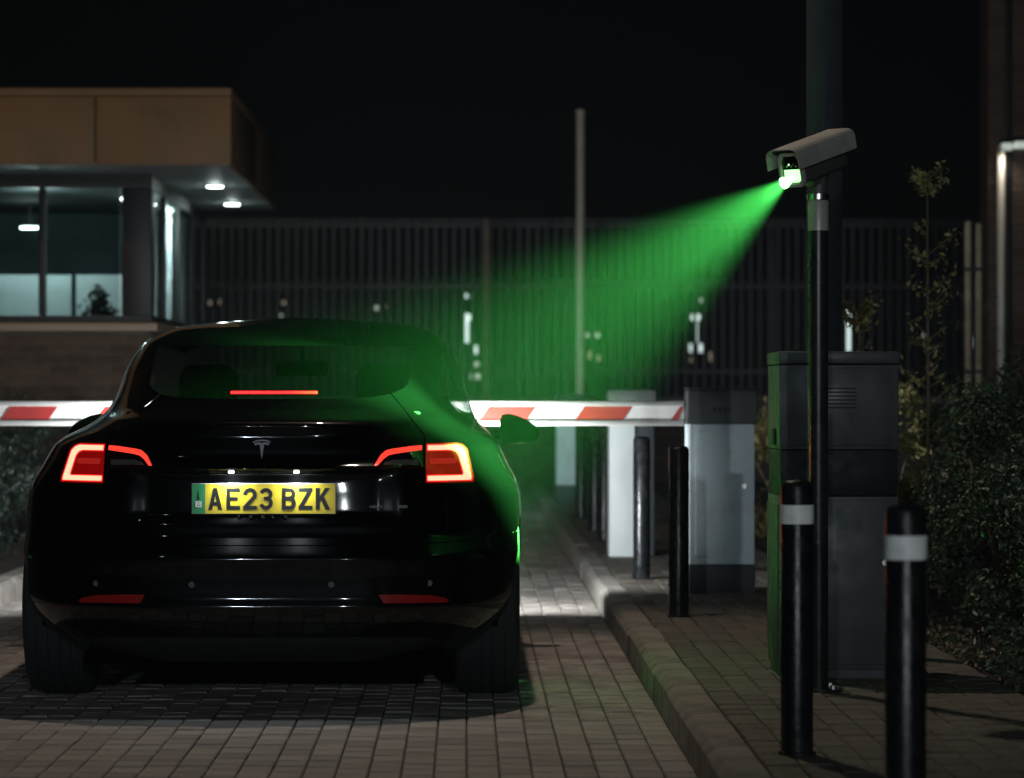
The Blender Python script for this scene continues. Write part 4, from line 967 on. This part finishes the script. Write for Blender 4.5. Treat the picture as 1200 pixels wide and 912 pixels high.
# ================================================================== PLANTS
def leaves(name, pts, nrm, size, m, parent, asp=0.5, flat=0.6):
    n = len(pts); P = np.array(pts); Nn = np.array(nrm) * flat + rng.normal(0, 0.6, (n, 3)); Nn /= np.linalg.norm(Nn, axis=1, keepdims=True)
    T = rng.normal(0, 1, (n, 3)); T -= Nn * (T * Nn).sum(1, keepdims=True); T /= np.linalg.norm(T, axis=1, keepdims=True); B = np.cross(Nn, T)
    s = size * rng.uniform(0.6, 1.35, (n, 1))
    A0 = P - T * s * 0.5; A1 = P + B * s * asp * 0.5 + Nn * s * 0.06; A2 = P + T * s * 0.5 - Nn * s * 0.05; A3 = P - B * s * asp * 0.5 + Nn * s * 0.06
    V = np.stack([A0, A1, A2, A3], 1).reshape(-1, 3)
    me = bpy.data.meshes.new(name); me.vertices.add(4 * n); me.vertices.foreach_set('co', V.ravel())
    idx = np.arange(4 * n).reshape(n, 4); tri = np.concatenate([idx[:, [0, 1, 2]], idx[:, [0, 2, 3]]], 1).reshape(-1, 3)
    me.loops.add(tri.size); me.loops.foreach_set('vertex_index', tri.ravel().astype(np.int32))
    me.polygons.add(len(tri)); me.polygons.foreach_set('loop_start', np.arange(0, tri.size, 3).astype(np.int32))
    try: me.polygons.foreach_set('loop_total', np.full(len(tri), 3, np.int32))
    except Exception: pass
    me.update(calc_edges=True); me.validate(); me.materials.append(M[m])
    return link_mesh(name, me, parent)
def bush(name, lab, cat, c, r, n, size, m, seed, stems=6, lumps=26, shell=0.55, grp=None, cut=None):
    # c: base centre on the ground, r: half sizes; crown is many overlapping leafy clumps
    g = np.random.default_rng(seed); root = empty(name, c); tag(root, lab, cat, grp)
    pts, nr = [], []
    for k in range(lumps):
        d = g.normal(0, 1, 3); d /= np.linalg.norm(d); d[2] = abs(d[2]) if g.random() < 0.7 else d[2]
        q = np.array([d[0] * r[0], d[1] * r[1], r[2] + d[2] * r[2]]) * np.array([0.72, 0.72, 1.0]); q[2] = max(q[2] * (g.uniform(0.75, 1.0) if k % 3 else g.uniform(0.05, 0.5)), 0.10)
        rr = g.uniform(0.18, 0.36) * min(r[0], r[2] * 1.2); k_n = int(n / lumps)
        v = g.normal(0, 1, (k_n, 3)); v /= np.linalg.norm(v, axis=1, keepdims=True); rad = rr * (shell + (1.08 - shell) * g.random((k_n, 1))) * (1 + 0.25 * g.normal(0, 1, (k_n, 1)) * 0.5)
        pts.append(q + v * rad * np.array([1, 1, 1.1])); nr.append(v)
    pts = np.concatenate(pts); nr = np.concatenate(nr); ok = pts[:, 2] > 0.02
    if cut is not None: ok &= cut(pts + np.array(c))
    f = leaves('foliage', pts[ok], nr[ok], size, m, root)
    for k in range(stems):
        a = g.uniform(0, 6.28); e = np.array([math.cos(a) * r[0] * 0.6, math.sin(a) * r[1] * 0.6, r[2] * 1.4])
        tube('stem', [(e[0] * 0.1, e[1] * 0.1, 0), tuple(e * np.array([0.5, 0.5, 0.55]) + g.normal(0, 0.02, 3)), tuple(e)], [0.014, 0.009, 0.004], 'bark', root, 6)
    return root
inbed = lambda P: P[:, 0] > 1.90
bush('hedge_shrub', 'dense dark leafy shrub at the right edge, nearest the camera', 'shrub', (2.32, 11.3, 0.09), (0.42, 0.75, 0.56), 24000, 0.028, 'leaf_hedge', 1, lumps=44, grp='shrubs in the right bed', cut=inbed)
bush('hedge_shrub', 'dense dark leafy shrub beside the staked sapling, behind the nearest shrub', 'shrub', (2.38, 13.2, 0.09), (0.44, 0.85, 0.56), 24000, 0.028, 'leaf_hedge', 2, lumps=44, grp='shrubs in the right bed', cut=inbed)
bush('hedge_shrub', 'dark leafy shrub further back in the right bed', 'shrub', (2.75, 15.8, 0.09), (0.5, 0.9, 0.62), 10000, 0.034, 'leaf_hedge', 3, grp='shrubs in the right bed', cut=inbed)
bush('loose_shrub', 'loose olive shrub between the grey cabinet and the hedge', 'shrub', (2.28, 16.8, 0.09), (0.30, 0.6, 0.62), 5200, 0.042, 'leaf_olive', 4, lumps=34, shell=0.1)
bush('low_shrub', 'low dark shrub in the bed behind the barrier housing', 'shrub', (2.25, 21.5, 0.09), (0.5, 1.2, 0.5), 5000, 0.05, 'leaf_olive', 14, lumps=34, shell=0.2)
bush('hedge_shrub', 'dark hedge shrub beside the left kerb, left of the car', 'shrub', (-3.02, 18.6, 0.085), (0.42, 1.3, 0.42), 9000, 0.038, 'leaf_left', 5, grp='hedge shrubs by the left kerb')
bush('hedge_shrub', 'dark hedge shrub against the gatehouse wall at the left edge', 'shrub', (-3.75, 21.7, 0.085), (0.9, 0.6, 0.62), 9000, 0.042, 'leaf_left', 6, grp='hedge shrubs by the left kerb')
bush('hedge_shrub', 'dark hedge shrub against the gatehouse wall behind the car window', 'shrub', (-2.85, 21.9, 0.085), (0.6, 0.5, 0.50), 6000, 0.042, 'leaf_left', 7, grp='hedge shrubs by the left kerb')
pp_ = bush('potted_plant', 'dark leafy potted plant inside the gatehouse, seen through the front window', 'plant', (-2.90, 24.25, 0.952), (0.30, 0.2, 0.50), 2200, 0.06, 'leaf_left', 21, stems=3)
lathe('pot', [(0.11, 0.0), (0.14, 0.24), (0.125, 0.245)], 'room_dark', pp_, 20)
# litter of fallen leaves along the bed edge
k = 2600; Pn = np.stack([1.93 + np.abs(rng.normal(0, 0.22, k)), rng.uniform(8.5, 15.5, k), 0.095 + rng.uniform(0, 0.03, k)], 1)
lt = leaves('leaf_litter', Pn, np.tile([0, 0, 1.0], (k, 1)), 0.035, 'leaf_ground', None); tag(lt, kind='stuff')

def sapling(name, lab, base, h, tufts, m, seed, lean=0.01, rad=0.012):
    g = np.random.default_rng(seed); root = empty(name, base); tag(root, lab, 'sapling')
    tube('trunk', [(0, 0, 0), (lean, 0, h * 0.5), (lean * 0.6, 0, h * 0.97)], [rad, rad * 0.8, rad * 0.35], 'bark', root, 8)
    pts, nr = [], []
    for (z, ln, n) in tufts:
        a = g.uniform(0, 6.28); a = g.choice([0, math.pi]) + g.normal(0, 0.5)
        e = np.array([math.cos(a) * ln, math.sin(a) * ln * 0.6, ln * 0.75]); b = np.array([lean * 0.8, 0, z])
        if ln > 0.03: tube('branch', [tuple(b), tuple(b + e * 0.55 + np.array([0, 0, ln * 0.05])), tuple(b + e)], [0.005, 0.004, 0.002], 'bark', root, 5)
        t = g.random((n, 1)) ** 0.6
        pts.append(b + e * t + g.normal(0, 0.012 + ln * 0.06, (n, 3))); v = g.normal(0, 1, (n, 3)); v[:, 2] += 0.6; nr.append(v / np.linalg.norm(v, axis=1, keepdims=True))
    leaves('foliage', np.concatenate(pts), np.concatenate(nr), 0.032, m, root, 0.5, 0.8)
    return root
g = np.random.default_rng(11)
tf = [(1.98 + g.uniform(-0.02, 0.06), g.uniform(0.04, 0.10), 16) for _ in range(12)] + [(z + g.uniform(-0.05, 0.05), g.uniform(0.06, 0.15), 15) for z in np.linspace(0.95, 1.78, 20)] + [(z, g.uniform(0.08, 0.2), 14) for z in np.linspace(0.35, 1.0, 12)]
sapling('sapling', 'tall thin sapling with tufts of leaves beside the shrubs at right', (2.093, 14.0, 0.09), 2.04, tf, 'leaf_olive', 12)
tf = [(1.38 + g.uniform(-0.03, 0.08), g.uniform(0.05, 0.11), 18) for _ in range(12)] + [(z, g.uniform(0.05, 0.12), 8) for z in np.linspace(0.6, 1.36, 14)]
sapling('sapling', 'small leafy sapling showing just above the grey cabinet lid', (1.845, 14.5, 0.09), 1.5, tf, 'leaf_olive', 13)
ts = empty('tree_stakes', ((1141 - CX) * 24 / F, 24, 0.09)); tag(ts, 'pair of pale wooden tree stakes left of the brick building', 'stakes')
for dx, hz_ in ((-0.043, 2.39), (0.04, 2.37)): lathe('stake', [(0.026, 0.0), (0.025, hz_ - 0.01), (0.018, hz_)], 'stake', ts, 12, loc=(dx, 0, 0))
for z_ in (1.2, 2.0): box('tie', -0.07, 0.065, -0.03, -0.0265, z_, z_ + 0.03, 'frame', ts)
tf = [(z, g.uniform(0.1, 0.24), 8) for z in np.linspace(0.8, 1.8, 14)]
sapling('sapling', 'young dark tree growing between the two wooden stakes', ((1141 - CX) * 24.1 / F, 24.06, 0.09), 2.0, tf, 'leaf_hedge', 15)
# ------------------------------------------------------------------ night haze
hz = new('haze', [(-40, -26, -1.1), (40, -26, -1.1), (40, 75, -1.1), (-40, 75, -1.1), (-40, -26, 7.2), (40, -26, 7.2), (40, 75, 7.2), (-40, 75, 7.2)],
         [(3, 2, 1, 0), (4, 5, 6, 7), (0, 1, 5, 4), (1, 2, 6, 5), (2, 3, 7, 6), (3, 0, 4, 7)])
tag(hz, kind='stuff')
hm = bpy.data.materials.new('haze'); hm.use_nodes = True; hn = hm.node_tree.nodes; hn.clear()
ho = hn.new('ShaderNodeOutputMaterial'); pvn = hn.new('ShaderNodeVolumePrincipled')
pvn.inputs['Color'].default_value = (0.80, 0.90, 0.98, 1); pvn.inputs['Density'].default_value = HAZE; pvn.inputs['Anisotropy'].default_value = -0.1
hm.node_tree.links.new(pvn.outputs[0], ho.inputs['Volume']); hz.data.materials.append(hm)
